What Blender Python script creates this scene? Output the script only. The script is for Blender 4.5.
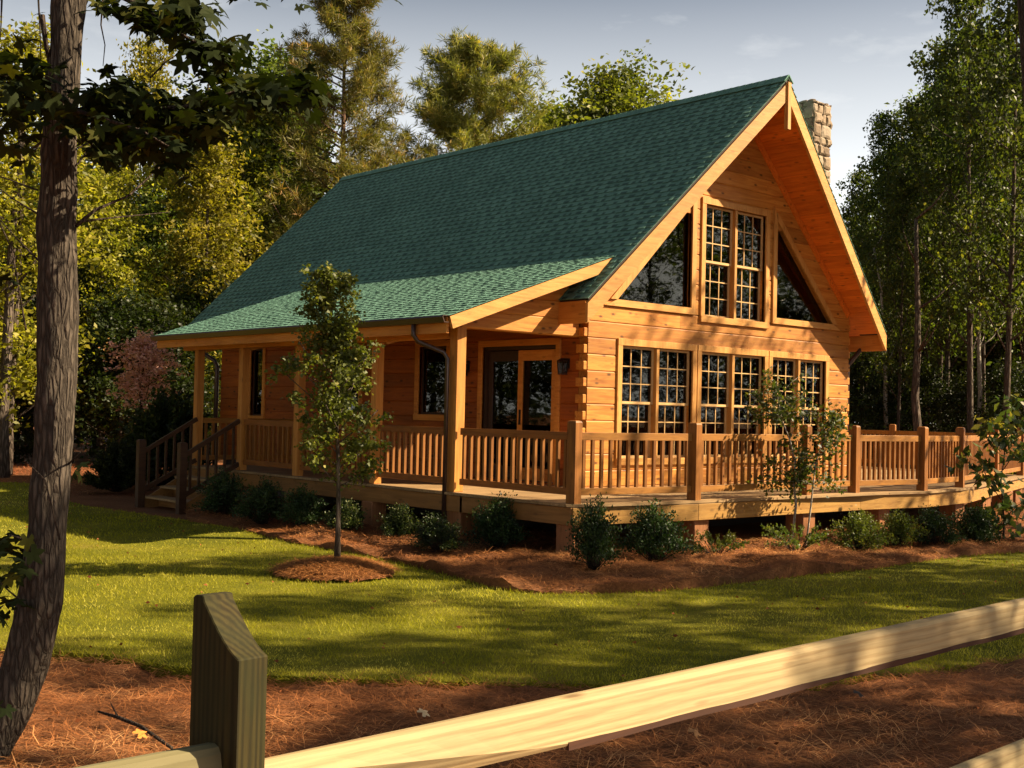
import bpy, bmesh, math, random
import numpy as np
from mathutils import Vector, Matrix
R_ = random.Random(7)
NP = np.random.default_rng(11)
for o in list(bpy.data.objects): bpy.data.objects.remove(o)
SC = bpy.context.scene
COL = SC.collection

# ------------------------------------------------------------------ camera
CAM = np.array([-13.5246, -13.2373, 1.1594])
YAW, PIT, ROL, FPX = 0.7337, 0.0231, 0.0227, 1205.8
FWD = np.array([math.sin(YAW)*math.cos(PIT), math.cos(YAW)*math.cos(PIT), math.sin(PIT)])
_r = np.array([math.cos(YAW), -math.sin(YAW), 0.0]); _u = np.cross(_r, FWD)
RGT = _r*math.cos(ROL)+_u*math.sin(ROL); UPV = -_r*math.sin(ROL)+_u*math.cos(ROL)
cd = bpy.data.cameras.new('camera'); cam = bpy.data.objects.new('camera', cd); COL.objects.link(cam)
cd.sensor_width = 36; cd.lens = 36*FPX/1024; cd.clip_end = 3000; cd.clip_start = .1
cam.matrix_world = Matrix(((RGT[0], UPV[0], -FWD[0], CAM[0]), (RGT[1], UPV[1], -FWD[1], CAM[1]), (RGT[2], UPV[2], -FWD[2], CAM[2]), (0, 0, 0, 1)))
SC.camera = cam
G = -0.72                                   # ground level; the deck floor is z = 0

# ------------------------------------------------------------------ light
SUN = np.array([1.2, -1.0, 1.155]); SUN = SUN/np.linalg.norm(SUN)
EL = math.asin(SUN[2]); AZ = math.atan2(SUN[0], SUN[1])
sd = bpy.data.lights.new('sun', 'SUN'); sd.energy = 5.0; sd.angle = math.radians(.5); sd.color = (1, .81, .55)
so = bpy.data.objects.new('sun', sd); COL.objects.link(so)
so.rotation_euler = Vector(-SUN).to_track_quat('-Z', 'Y').to_euler()
W = bpy.data.worlds.new('World'); SC.world = W; W.use_nodes = True
nt = W.node_tree; nt.nodes.clear()
wo = nt.nodes.new('ShaderNodeOutputWorld'); bg = nt.nodes.new('ShaderNodeBackground'); sk = nt.nodes.new('ShaderNodeTexSky')
sk.sky_type = 'NISHITA'; sk.sun_disc = False; sk.sun_elevation = EL; sk.sun_rotation = AZ
sk.air_density = 1.0; sk.dust_density = 4.0; sk.ozone_density = 1.0; sk.altitude = 100
bg.inputs['Strength'].default_value = .024
tc = nt.nodes.new('ShaderNodeTexCoord'); mp = nt.nodes.new('ShaderNodeMapping'); mp.inputs['Scale'].default_value = (2.2, 2.2, 7.5)
mp.inputs['Location'].default_value = (.35, .1, .3)
nz = nt.nodes.new('ShaderNodeTexNoise'); nz.inputs['Scale'].default_value = 2.1; nz.inputs['Detail'].default_value = 9; nz.inputs['Roughness'].default_value = .58
rp = nt.nodes.new('ShaderNodeValToRGB'); rp.color_ramp.elements[0].position = .57; rp.color_ramp.elements[1].position = .80
rp.color_ramp.elements[0].color = (0, 0, 0, 1); rp.color_ramp.elements[1].color = (.5, .5, .5, 1)
mx = nt.nodes.new('ShaderNodeMix'); mx.data_type = 'RGBA'; mx.inputs['B'].default_value = (17, 17, 16.5, 1)
nt.links.new(tc.outputs['Generated'], mp.inputs[0]); nt.links.new(mp.outputs[0], nz.inputs['Vector']); nt.links.new(nz.outputs[0], rp.inputs[0])
sx = nt.nodes.new('ShaderNodeSeparateXYZ'); nt.links.new(tc.outputs['Generated'], sx.inputs[0])
hz = nt.nodes.new('ShaderNodeValToRGB'); e_ = hz.color_ramp.elements; e_[0].position = .05; e_[0].color = (.75,)*3+(1,); e_[1].position = .36; e_[1].color = (0, 0, 0, 1); nt.links.new(sx.outputs[2], hz.inputs[0])
hm = nt.nodes.new('ShaderNodeMix'); hm.data_type = 'RGBA'; hm.inputs['B'].default_value = (31, 31.2, 30.6, 1); nt.links.new(hz.outputs[0], hm.inputs['Factor'])
gr = nt.nodes.new('ShaderNodeHueSaturation'); gr.inputs['Saturation'].default_value = .9; gr.inputs['Value'].default_value = 1.15; nt.links.new(sk.outputs[0], gr.inputs['Color']); nt.links.new(gr.outputs[0], hm.inputs['A'])
nt.links.new(rp.outputs[0], mx.inputs['Factor']); nt.links.new(hm.outputs['Result'], mx.inputs['A']); nt.links.new(mx.outputs['Result'], bg.inputs['Color'])
nt.links.new(bg.outputs[0], wo.inputs[0])
SC.view_settings.view_transform = 'Standard'; SC.view_settings.look = 'None'; SC.view_settings.gamma = 1; SC.view_settings.exposure = 1.58
try:
    SC.cycles.max_bounces = 8; SC.cycles.transparent_max_bounces = 12; SC.cycles.use_denoising = True
    SC.cycles.sample_clamp_indirect = 4
except Exception: pass

# ------------------------------------------------------------------ helpers
def on_ground(u, depth, z=G):                # a ground point seen in direction u of the photo, depth metres off
    d = FWD+RGT*(u-512)/FPX
    p = CAM+d*depth
    return np.array([p[0], p[1], z])
def at_depth(u, v, depth):
    return CAM+(FWD+RGT*(u-512)/FPX+UPV*(384-v)/FPX)*depth
def tag(o, label=None, cat=None, group=None, kind=None):
    if label: o['label'] = label
    if cat: o['category'] = cat
    if group: o['group'] = group
    if kind: o['kind'] = kind
    return o
def empty(name, loc=(0, 0, 0), rz=0, **k):
    o = bpy.data.objects.new(name, None); COL.objects.link(o); o.location = loc; o.rotation_euler.z = rz; o.empty_display_size = .2
    return tag(o, **k)
def link(name, me, mat, parent=None):
    o = bpy.data.objects.new(name, me); COL.objects.link(o)
    if mat is not None and not me.materials: me.materials.append(mat)
    if parent is not None: o.parent = parent
    return o
def copy_tree(o, parent=None):
    c = o.copy(); COL.objects.link(c)
    if parent is not None: c.parent = parent
    for ch in [x for x in o.children]: copy_tree(ch, c)
    return c

class MB:
    def __init__(s): s.v = []; s.f = []; s.sm = False
    def add(s, vs, fs):
        n = len(s.v); s.v += [tuple(map(float, p)) for p in vs]; s.f += [tuple(i+n for i in f) for f in fs]; return s
    def box(s, a, b):
        x0, y0, z0 = a; x1, y1, z1 = b
        return s.add([(x0,y0,z0),(x1,y0,z0),(x1,y1,z0),(x0,y1,z0),(x0,y0,z1),(x1,y0,z1),(x1,y1,z1),(x0,y1,z1)],
                     [(3,2,1,0),(4,5,6,7),(0,1,5,4),(1,2,6,5),(2,3,7,6),(3,0,4,7)])
    def loft(s, A, B):                        # closed solid between two equal polygons
        n = len(A)
        return s.add(list(A)+list(B), [tuple(range(n-1, -1, -1)), tuple(range(n, 2*n))]+[(i, (i+1) % n, n+(i+1) % n, n+i) for i in range(n)])
    def lofts(s, rings):
        n = len(rings[0]); vs = [p for r in rings for p in r]; fs = [tuple(range(n-1, -1, -1)), tuple(range(n*(len(rings)-1), n*len(rings)))]
        for k in range(len(rings)-1):
            for i in range(n): fs.append((k*n+i, k*n+(i+1) % n, (k+1)*n+(i+1) % n, (k+1)*n+i))
        return s.add(vs, fs)
    def beam(s, p, q, w, h, up=(0, 0, 1)):    # bar from p to q, w across, h along up
        p, q = Vector(p), Vector(q); d = (q-p).normalized(); up = Vector(up)
        sd_ = d.cross(up).normalized(); u2 = sd_.cross(d).normalized()
        c = [(-w/2, -h/2), (w/2, -h/2), (w/2, h/2), (-w/2, h/2)]
        return s.loft([p+sd_*a+u2*b for a, b in c], [q+sd_*a+u2*b for a, b in c])
    def tube(s, pts, rad, n=7):
        pts = [Vector(p) for p in pts]; rings = []
        prev = None
        for i, p in enumerate(pts):
            d = (pts[min(i+1, len(pts)-1)]-pts[max(i-1, 0)])
            if d.length < 1e-6: d = Vector((0, 0, 1))
            d.normalize()
            a = prev if prev is not None else (Vector((1, 0, 0)) if abs(d.x) < .8 else Vector((0, 1, 0)))
            e1 = (a-d*a.dot(d)).normalized(); e2 = d.cross(e1); prev = e1
            r = rad[i] if hasattr(rad, '__len__') else rad
            rings.append([p+e1*math.cos(2*math.pi*k/n)*r+e2*math.sin(2*math.pi*k/n)*r for k in range(n)])
        return s.lofts(rings)
    def mesh(s, name):
        me = bpy.data.meshes.new(name); me.from_pydata(s.v, [], s.f); me.update(); return me
    def build(s, name, mat, parent=None, smooth=False, bevel=0, loc=None, **k):
        me = s.mesh(name)
        bm = bmesh.new(); bm.from_mesh(me); bmesh.ops.recalc_face_normals(bm, faces=bm.faces)
        if bevel: bmesh.ops.bevel(bm, geom=[e for e in bm.edges if len(e.link_faces) == 2 and e.calc_face_angle(0) > .6], offset=bevel, segments=1, affect='EDGES', profile=.7)
        bm.to_mesh(me); bm.free()
        if smooth: me.polygons.foreach_set('use_smooth', [True]*len(me.polygons))
        o = link(name, me, mat, parent)
        if loc is not None: o.location = loc
        return tag(o, **k)
def np_mesh(name, V, F, tint=None, smooth=False):   # F is (n, k)
    me = bpy.data.meshes.new(name); n, k = F.shape
    me.vertices.add(len(V)); me.vertices.foreach_set('co', np.ascontiguousarray(V, dtype=np.float32).ravel())
    me.loops.add(n*k); me.loops.foreach_set('vertex_index', np.ascontiguousarray(F, dtype=np.int32).ravel())
    me.polygons.add(n); me.polygons.foreach_set('loop_start', np.arange(0, n*k, k, dtype=np.int32))
    if smooth: me.polygons.foreach_set('use_smooth', np.ones(n, dtype=bool))
    me.update(calc_edges=True)
    if tint is not None:
        a = me.attributes.new('tint', 'FLOAT', 'FACE'); a.data.foreach_set('value', np.ascontiguousarray(tint, dtype=np.float32))
    return me
def unit(a): return a/np.maximum(np.linalg.norm(a, axis=1, keepdims=True), 1e-6)
def leaf_mesh(name, P, D, L, wr, tint, fold=.25, rng=NP):
    n = len(P); D = unit(D); S = unit(np.cross(D, rng.normal(size=(n, 3)))); N = np.cross(D, S); L = np.asarray(L).reshape(-1, 1)*np.ones((n, 1))
    a = P; m = P+D*L*.45; b = m+S*L*wr*.5+N*L*fold*wr; c = P+D*L; d = m-S*L*wr*.5+N*L*fold*wr
    V = np.stack([a, b, c, d], 1).reshape(-1, 3); F = np.arange(4*n).reshape(n, 4)
    return np_mesh(name, V, F, tint)
def star_leaf_mesh(name, P, D, Nn, L, tint, rng=NP):   # five-lobed leaves, each a fan of triangles round its middle
    ang = []; rad = []
    for k in range(5):
        a0 = math.radians(-128+64*k); rr = [.72, .95, 1.08, .95, .72][k]
        ang += [a0-math.radians(19), a0, a0+math.radians(19)]; rad += [.66, rr, .66]
        if k < 4: ang.append(a0+math.radians(32)); rad.append(.47)
    ang.append(math.pi); rad.append(.12); k = len(ang)
    T = np.zeros((k+1, 3)); T[1:, 0] = np.cos(ang)*rad; T[1:, 1] = np.sin(ang)*rad; T[1:, 2] = -.22*np.array(rad)**2
    D = unit(D); S = unit(np.cross(Nn, D)); N2 = np.cross(D, S); n = len(P); L = np.asarray(L).reshape(-1, 1, 1)
    V = (P[:, None, :]+L*(.55*D[:, None, :]+T[None, :, 0:1]*D[:, None, :]+T[None, :, 1:2]*S[:, None, :]+T[None, :, 2:3]*N2[:, None, :])*.55)
    f = np.array([[0, 1+i, 1+(i+1) % k] for i in range(k)])
    F = (f[None]+np.arange(n)[:, None, None]*(k+1)).reshape(-1, 3)
    return np_mesh(name, V.reshape(-1, 3), F, np.repeat(tint, k))

# ------------------------------------------------------------------ materials
class NT:
    def __init__(s, name):
        s.m = bpy.data.materials.new(name); s.m.use_nodes = True; s.t = s.m.node_tree; s.t.nodes.clear()
        s.out = s.n('OutputMaterial')
    def n(s, typ, **k):
        x = s.t.nodes.new('ShaderNode'+typ)
        for a, b in k.items():
            if a in x.inputs.keys(): x.inputs[a].default_value = b
            else: setattr(x, a, b)
        return x
    def l(s, a, b): s.t.links.new(a, b)
    def coord(s, scale=(1, 1, 1), kind='Object', rot=(0, 0, 0)):
        t = s.n('TexCoord'); m = s.n('Mapping'); m.inputs['Scale'].default_value = scale; m.inputs['Rotation'].default_value = rot
        s.l(t.outputs[kind], m.inputs[0]); return m.outputs[0]
    def noise(s, vec, scale, detail=5, rough=.55, dist=0):
        x = s.n('TexNoise'); x.inputs['Scale'].default_value = scale; x.inputs['Detail'].default_value = detail; x.inputs['Roughness'].default_value = rough; x.inputs['Distortion'].default_value = dist
        if vec is not None: s.l(vec, x.inputs['Vector'])
        return x.outputs[0]
    def ramp(s, fac, stops):
        x = s.n('ValToRGB'); e = x.color_ramp.elements
        while len(e) < len(stops): e.new(.5)
        for i, (p, c) in enumerate(stops):
            e[i].position = p; e[i].color = (c if hasattr(c, '__len__') else (c, c, c))[:3]+(1,) if hasattr(c, '__len__') else (c, c, c, 1)
        s.l(fac, x.inputs[0]); return x.outputs[0]
    def mix(s, fac, a, b, mode='MIX'):
        x = s.n('Mix'); x.data_type = 'RGBA'; x.blend_type = mode
        for sock, val in ((x.inputs['Factor'], fac), (x.inputs['A'], a), (x.inputs['B'], b)):
            if hasattr(val, 'is_output'): s.l(val, sock)
            elif hasattr(val, '__len__'): sock.default_value = tuple(val)+(1,)
            else: sock.default_value = val
        return x.outputs['Result']
    def math(s, op, a, b=0):
        x = s.n('Math'); x.operation = op
        for i, val in enumerate((a, b)):
            if hasattr(val, 'is_output'): s.l(val, x.inputs[i])
            else: x.inputs[i].default_value = val
        return x.outputs[0]
    def bump(s, h, strength=.3, dist=.02):
        x = s.n('Bump'); x.inputs['Strength'].default_value = strength; x.inputs['Distance'].default_value = dist; s.l(h, x.inputs['Height']); return x.outputs[0]
    def pbsdf(s, col, rough=.7, nrm=None, spec=.3, metal=0):
        b = s.n('BsdfPrincipled')
        if hasattr(col, 'is_output'): s.l(col, b.inputs['Base Color'])
        else: b.inputs['Base Color'].default_value = tuple(col)+(1,)
        if hasattr(rough, 'is_output'): s.l(rough, b.inputs['Roughness'])
        else: b.inputs['Roughness'].default_value = rough
        b.inputs['Specular IOR Level'].default_value = spec; b.inputs['Metallic'].default_value = metal
        if nrm is not None: s.l(nrm, b.inputs['Normal'])
        return b.outputs[0]
    def done(s, sh): s.l(sh, s.out.inputs['Surface']); return s.m

def wood(name, light, dark, axis=0, grain=1.0, knots=.7, rough=.55, vary=.35, spec=.35):
    t = NT(name); sc = [9, 9, 9]; sc[axis] = .7; sc = [v*grain for v in sc]
    v = t.coord(tuple(sc)); isl = t.n('NewGeometry').outputs['Random Per Island']
    off = t.n('VectorMath'); off.operation = 'ADD'; cx = t.n('CombineXYZ')
    sh = t.math('MULTIPLY', isl, 57.0); t.l(sh, cx.inputs[axis]); t.l(v, off.inputs[0]); t.l(cx.outputs[0], off.inputs[1]); v2 = off.outputs[0]
    n1 = t.noise(v2, 1.6, 6, .6, 1.2); n2 = t.noise(v2, 7.0, 3, .6)
    col = t.ramp(n1, [(.3, dark), (.62, light)])
    col = t.mix(.22, col, t.ramp(n2, [(.35, tuple(c*.55 for c in light)), (.6, light)]), 'MULTIPLY')
    if knots:
        ks = [3.4, 3.4, 3.4]; ks[axis] = 1.5; kv = t.coord(tuple(ks)); o2 = t.n('VectorMath'); o2.operation = 'ADD'; c2 = t.n('CombineXYZ')
        t.l(sh, c2.inputs[axis]); t.l(kv, o2.inputs[0]); t.l(c2.outputs[0], o2.inputs[1])
        vo = t.n('TexVoronoi'); vo.inputs['Scale'].default_value = 2.3; t.l(o2.outputs[0], vo.inputs['Vector'])
        k = t.ramp(vo.outputs['Distance'], [(.08, 1.0), (.22, 0.0)])
        col = t.mix(t.math('MULTIPLY', k, knots), col, tuple(c*.28 for c in dark))
    hv = t.n('HueSaturation'); t.l(t.math('ADD', t.math('MULTIPLY', isl, vary), 1-vary/2), hv.inputs['Value']); t.l(col, hv.inputs['Color'])
    big = t.noise(t.coord((1, 1, 1)), .9, 4); col = t.mix(.5, hv.outputs[0], t.ramp(big, [(.32, .62), (.6, 1.0)]), 'MULTIPLY')
    return t.done(t.pbsdf(col, rough, t.bump(n1, .25, .01), spec))
M = {}
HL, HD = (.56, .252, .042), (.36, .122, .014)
M['log_x'] = wood('log_x', HL, HD, 0, vary=.5, knots=1.0); M['log_y_shade'] = wood('log_y_shade', (.42, .108, .009), (.26, .056, .005), 1, vary=.5, knots=1.0)  # side-wall logs darker and redder: the porch-side shade is in their colour
M['trim_x'] = wood('trim_x', (.60, .315, .08), (.45, .2, .038), 0, knots=.4, vary=.2); M['trim_y'] = wood('trim_y', (.66, .285, .05), (.50, .18, .026), 1, knots=.4, vary=.2)
M['trim_z'] = wood('trim_z', (.60, .315, .08), (.45, .2, .038), 2, knots=.4, vary=.2)
M['soffit'] = wood('soffit', (.80, .25, .026), (.58, .15, .012), 1, knots=.6, vary=.3)
M['post'] = wood('post', (.32, .125, .016), (.17, .058, .007), 2, knots=.4)
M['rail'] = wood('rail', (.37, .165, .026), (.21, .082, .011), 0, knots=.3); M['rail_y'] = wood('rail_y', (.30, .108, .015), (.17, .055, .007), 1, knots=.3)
M['deck'] = wood('deck', (.38, .25, .115), (.25, .15, .065), 0, knots=.25, rough=.7, vary=.3)
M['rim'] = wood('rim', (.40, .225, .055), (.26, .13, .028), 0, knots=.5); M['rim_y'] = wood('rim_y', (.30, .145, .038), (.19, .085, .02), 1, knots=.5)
M['pier'] = wood('pier', (.33, .145, .055), (.22, .085, .03), 2, knots=.3)
M['fence'] = wood('fence', (.48, .345, .165), (.30, .195, .08), 0, grain=.7, knots=.25, rough=.7, vary=.1)
M['inside_x'] = wood('inside_x', (.10, .05, .02), (.06, .03, .01), 0)  # room timber darkened in colour to stand for the unlit inside

def fence_mat():
    t = NT('fence'); v = t.coord((.55, 7, 7)); n0 = t.noise(v, 1.1, 3, .5); w = t.n('TexWave'); w.wave_type = 'BANDS'; w.bands_direction = 'Z'; w.inputs['Scale'].default_value = 1.5; w.inputs['Distortion'].default_value = 9; w.inputs['Detail'].default_value = 3; w.inputs['Detail Scale'].default_value = .7; t.l(v, w.inputs['Vector'])
    f = t.noise(t.coord((2, 60, 60)), 2, 5); col = t.ramp(w.outputs['Fac'], [(.0, (.315, .22, .105)), (.3, (.37, .27, .13)), (.9, (.385, .285, .142))])
    col = t.mix(.45, col, t.ramp(f, [(.3, .6), (.6, 1.0)]), 'MULTIPLY'); col = t.mix(t.ramp(t.noise(t.coord((1, 4, 4)), 1.4, 5), [(.52, 0.0), (.72, .55)]), col, (.26, .22, .12))
    vo = t.n('TexVoronoi'); vo.inputs['Scale'].default_value = 1.0; t.l(t.coord((1.6, 7, 7)), vo.inputs['Vector']); col = t.mix(t.ramp(vo.outputs['Distance'], [(.05, .8), (.13, 0.0)]), col, (.10, .05, .02))
    return t.done(t.pbsdf(col, .75, t.bump(t.math('ADD', f, w.outputs['Fac']), .25, .004), .2))
M['fence'] = fence_mat()
M['fence_grey'] = wood('fence_grey', (.20, .17, .08), (.12, .105, .045), 0, grain=.7, knots=.25, rough=.8)
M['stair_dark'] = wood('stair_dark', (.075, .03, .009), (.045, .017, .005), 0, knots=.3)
M['porch_post'] = wood('porch_post', (.56, .255, .05), (.40, .16, .024), 2, knots=.4, vary=.2)
M['wane'] = wood('wane', (.085, .032, .014), (.045, .017, .008), 0, knots=0, rough=.9)
def fence_post_mat():
    t = NT('fence_post'); v = t.coord((1, 1, .05)); w = t.n('TexWave'); w.wave_type = 'RINGS'; w.rings_direction = 'Z'
    w.inputs['Scale'].default_value = 17; w.inputs['Distortion'].default_value = 5; w.inputs['Detail'].default_value = 4; w.inputs['Detail Scale'].default_value = 1.2
    mp_ = t.n('Mapping'); mp_.inputs['Location'].default_value = (.13, .02, 0); t.l(v, mp_.inputs[0]); t.l(mp_.outputs[0], w.inputs['Vector'])
    n = t.noise(t.coord((3, 3, 1)), 3, 5)
    col = t.ramp(w.outputs['Fac'], [(.1, (.020, .014, .0035)), (.85, (.046, .034, .0085))])
    col = t.mix(t.ramp(n, [(.4, 0.0), (.62, .65)]), col, (.022, .024, .007))
    f = t.noise(t.coord((40, 40, 4)), 2, 4)
    return t.done(t.pbsdf(t.mix(.5, col, t.ramp(f, [(.3, .6), (.6, 1.0)]), 'MULTIPLY'), .85, t.bump(f, .3, .003), .2))
M['fence_post'] = fence_post_mat()

def leafmat(name, a, b, c=None, trans=.45, rough=.5, spec=.3):
    t = NT(name); at_ = t.n('Attribute'); at_.attribute_name = 'tint'
    stops = [(.1, a), (.65, b)] + ([(.95, c)] if c else [])
    col = t.ramp(at_.outputs['Fac'], stops)
    oi = t.n('ObjectInfo').outputs['Random']; hv = t.n('HueSaturation'); t.l(col, hv.inputs['Color'])
    t.l(t.math('ADD', t.math('MULTIPLY', oi, .03), .482), hv.inputs['Hue']); t.l(t.math('ADD', t.math('MULTIPLY', oi, .35), .82), hv.inputs['Value'])
    col = hv.outputs[0]
    p = t.pbsdf(col, rough, None, spec); tr = t.n('BsdfTranslucent')
    t.l(t.mix(1.0, col, (1.25, 1.35, .5), 'MULTIPLY'), tr.inputs['Color'])
    mxs = t.n('MixShader'); mxs.inputs[0].default_value = trans; t.l(p, mxs.inputs[1]); t.l(tr.outputs[0], mxs.inputs[2])
    return t.done(mxs.outputs[0])
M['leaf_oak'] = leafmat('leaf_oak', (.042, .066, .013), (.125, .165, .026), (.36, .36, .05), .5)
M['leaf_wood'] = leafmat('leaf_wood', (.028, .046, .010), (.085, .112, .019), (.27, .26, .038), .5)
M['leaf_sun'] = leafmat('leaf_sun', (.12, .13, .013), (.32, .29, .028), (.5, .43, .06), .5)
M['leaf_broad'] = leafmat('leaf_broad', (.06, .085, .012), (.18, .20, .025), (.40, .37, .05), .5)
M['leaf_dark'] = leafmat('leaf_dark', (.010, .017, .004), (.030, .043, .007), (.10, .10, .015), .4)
M['needle'] = leafmat('needle', (.075, .085, .018), (.22, .20, .042), (.44, .27, .075), .35)
M['leaf_gum'] = leafmat('leaf_gum', (.010, .018, .004), (.022, .034, .006), (.09, .09, .01), .25, .75, .1)
M['leaf_maple'] = leafmat('leaf_maple', (.06, .082, .014), (.13, .155, .022), (.32, .29, .035), .4)
M['leaf_myrtle'] = leafmat('leaf_myrtle', (.04, .065, .012), (.10, .12, .02), (.26, .12, .03), .4)
M['leaf_shrub'] = leafmat('leaf_shrub', (.012, .026, .008), (.034, .06, .014), (.07, .10, .02), .25)
M['leaf_varieg'] = leafmat('leaf_varieg', (.02, .04, .012), (.09, .12, .03), (.45, .42, .22), .3)
M['leaf_lime'] = leafmat('leaf_lime', (.05, .08, .014), (.13, .15, .024), (.24, .21, .03), .35)
M['leaf_purple'] = leafmat('leaf_purple', (.36, .17, .15), (.62, .34, .30), (.75, .52, .46), .4)
M['leaf_dogwood'] = leafmat('leaf_dogwood', (.03, .06, .02), (.08, .115, .03), (.22, .2, .05), .4)
M['grass'] = leafmat('grass', (.13, .135, .009), (.34, .30, .02), (.58, .50, .09), .4, .6, .15)
M['straw'] = leafmat('straw', (.12, .038, .012), (.38, .14, .045), (.70, .37, .15), .1, .7, .15)

def bark(name, a, b, sc=1.0):
    t = NT(name); v = t.coord((15*sc, 15*sc, 2.6*sc)); vo = t.n('TexVoronoi'); vo.feature = 'DISTANCE_TO_EDGE'; vo.inputs['Scale'].default_value = 1.6
    nv = t.noise(v, 1.2, 4); vm = t.n('VectorMath'); vm.operation = 'ADD'; t.l(v, vm.inputs[0]); cxyz = t.n('CombineXYZ'); t.l(nv, cxyz.inputs[0]); t.l(nv, cxyz.inputs[1]); t.l(cxyz.outputs[0], vm.inputs[1]); t.l(vm.outputs[0], vo.inputs['Vector'])
    h = t.ramp(vo.outputs['Distance'], [(.0, 0.0), (.28, 1.0)]); n = t.noise(t.coord((30*sc, 30*sc, 8*sc)), 1.5, 5)
    col = t.mix(.6, t.mix(h, a, b), t.ramp(n, [(.3, .5), (.65, 1.0)]), 'MULTIPLY')
    return t.done(t.pbsdf(col, .9, t.bump(t.math('ADD', h, t.math('MULTIPLY', n, .5)), .9, .025/sc), .15))
M['bark'] = bark('bark', (.036, .028, .021), (.095, .075, .057), 1.6); M['bark_far'] = bark('bark_far', (.06, .045, .032), (.17, .13, .10), .6)
M['bark_pine'] = bark('bark_pine', (.07, .04, .026), (.24, .14, .09), .6); M['bark_pale'] = bark('bark_pale', (.25, .21, .16), (.52, .46, .38), 2)
M['twig'] = bark('twig', (.03, .022, .016), (.085, .06, .045), 2)

def plain(name, col, rough=.5, spec=.4, metal=0, ns=12, amt=.3):
    t = NT(name); n = t.noise(t.coord(), ns, 5)
    return t.done(t.pbsdf(t.mix(amt, col, t.ramp(n, [(.3, .45), (.65, 1.0)]), 'MULTIPLY'), rough, t.bump(n, .1, .005), spec, metal))
M['gutter'] = plain('gutter', (.05, .026, .018), .35, .5); M['black'] = plain('black', (.012, .011, .01), .4)
M['sash'] = plain('sash', (.58, .36, .15), .5, .3); M['darkframe'] = plain('darkframe', (.05, .024, .012), .5)
M['plaster_dim'] = plain('plaster_dim', (.05, .03, .018), .9); M['shade'] = plain('lampshade', (.62, .5, .34), .8); M['block'] = plain('block', (.06, .045, .035), .95)  # inner wall nearly black: the gloom of the room is in its colour
M['shingle_edge'] = plain('shingle_edge', (.032, .018, .012), .8)
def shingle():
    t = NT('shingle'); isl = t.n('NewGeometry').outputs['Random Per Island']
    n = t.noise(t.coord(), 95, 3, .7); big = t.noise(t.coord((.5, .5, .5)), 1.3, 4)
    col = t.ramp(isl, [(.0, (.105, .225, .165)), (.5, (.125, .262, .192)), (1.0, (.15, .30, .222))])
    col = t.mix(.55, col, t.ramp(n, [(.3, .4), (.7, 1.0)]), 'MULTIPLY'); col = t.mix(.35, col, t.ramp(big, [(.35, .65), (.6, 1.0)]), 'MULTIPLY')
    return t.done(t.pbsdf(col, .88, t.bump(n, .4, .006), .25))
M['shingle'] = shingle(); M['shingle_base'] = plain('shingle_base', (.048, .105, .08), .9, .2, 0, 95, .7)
def stone():
    t = NT('stone'); isl = t.n('NewGeometry').outputs['Random Per Island']; n = t.noise(t.coord(), 14, 6, .65)
    col = t.ramp(isl, [(.0, (.19, .135, .09)), (.4, (.32, .235, .155)), (.75, (.40, .315, .22)), (1, (.26, .215, .17))])
    return t.done(t.pbsdf(t.mix(.6, col, t.ramp(n, [(.3, .45), (.65, 1.0)]), 'MULTIPLY'), .9, t.bump(n, .5, .02), .2))
M['stone'] = stone(); M['mortar'] = plain('mortar', (.19, .16, .125), .95)
def glass(name, tint=(.4, .4, .37)):  # dark tint stands in for the dim room behind the panes
    t = NT(name); tr = t.n('BsdfTransparent'); tr.inputs[0].default_value = tint+(1,); g = t.n('BsdfGlossy'); g.inputs['Roughness'].default_value = .015; g.inputs[0].default_value = (.9, .9, .9, 1)
    f = t.n('Fresnel'); f.inputs[0].default_value = 1.5; nb = t.bump(t.noise(t.coord(), 1.5, 2), .05, .02); t.l(nb, g.inputs['Normal'])
    ms = t.n('MixShader'); t.l(t.math('MULTIPLY', f.outputs[0], .42), ms.inputs[0]); t.l(tr.outputs[0], ms.inputs[1]); t.l(g.outputs[0], ms.inputs[2])
    return t.done(ms.outputs[0])
M['glass'] = glass('glass')
def ground_mat():
    t = NT('forest_floor'); n = t.noise(t.coord(), .5, 6); n2 = t.noise(t.coord(), 22, 6, .7)
    col = t.ramp(n, [(.3, (.14, .055, .022)), (.55, (.24, .10, .042)), (.75, (.15, .08, .036))])
    return t.done(t.pbsdf(t.mix(.75, col, t.ramp(n2, [(.3, .3), (.65, 1.0)]), 'MULTIPLY'), .95, t.bump(n2, .8, .03), .1))
M['ground'] = ground_mat()
def turf():
    t = NT('turf'); n = t.noise(t.coord(), .7, 5, .6); n2 = t.noise(t.coord((1, 1, 1)), 34, 6, .75)
    col = t.ramp(n, [(.3, (.10, .105, .008)), (.5, (.16, .155, .011)), (.68, (.22, .19, .02)), (.85, (.22, .15, .04))])
    return t.done(t.pbsdf(t.mix(.7, col, t.ramp(n2, [(.3, .35), (.65, 1.0)]), 'MULTIPLY'), .95, t.bump(n2, .8, .03), .1))
M['turf'] = turf()
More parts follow.
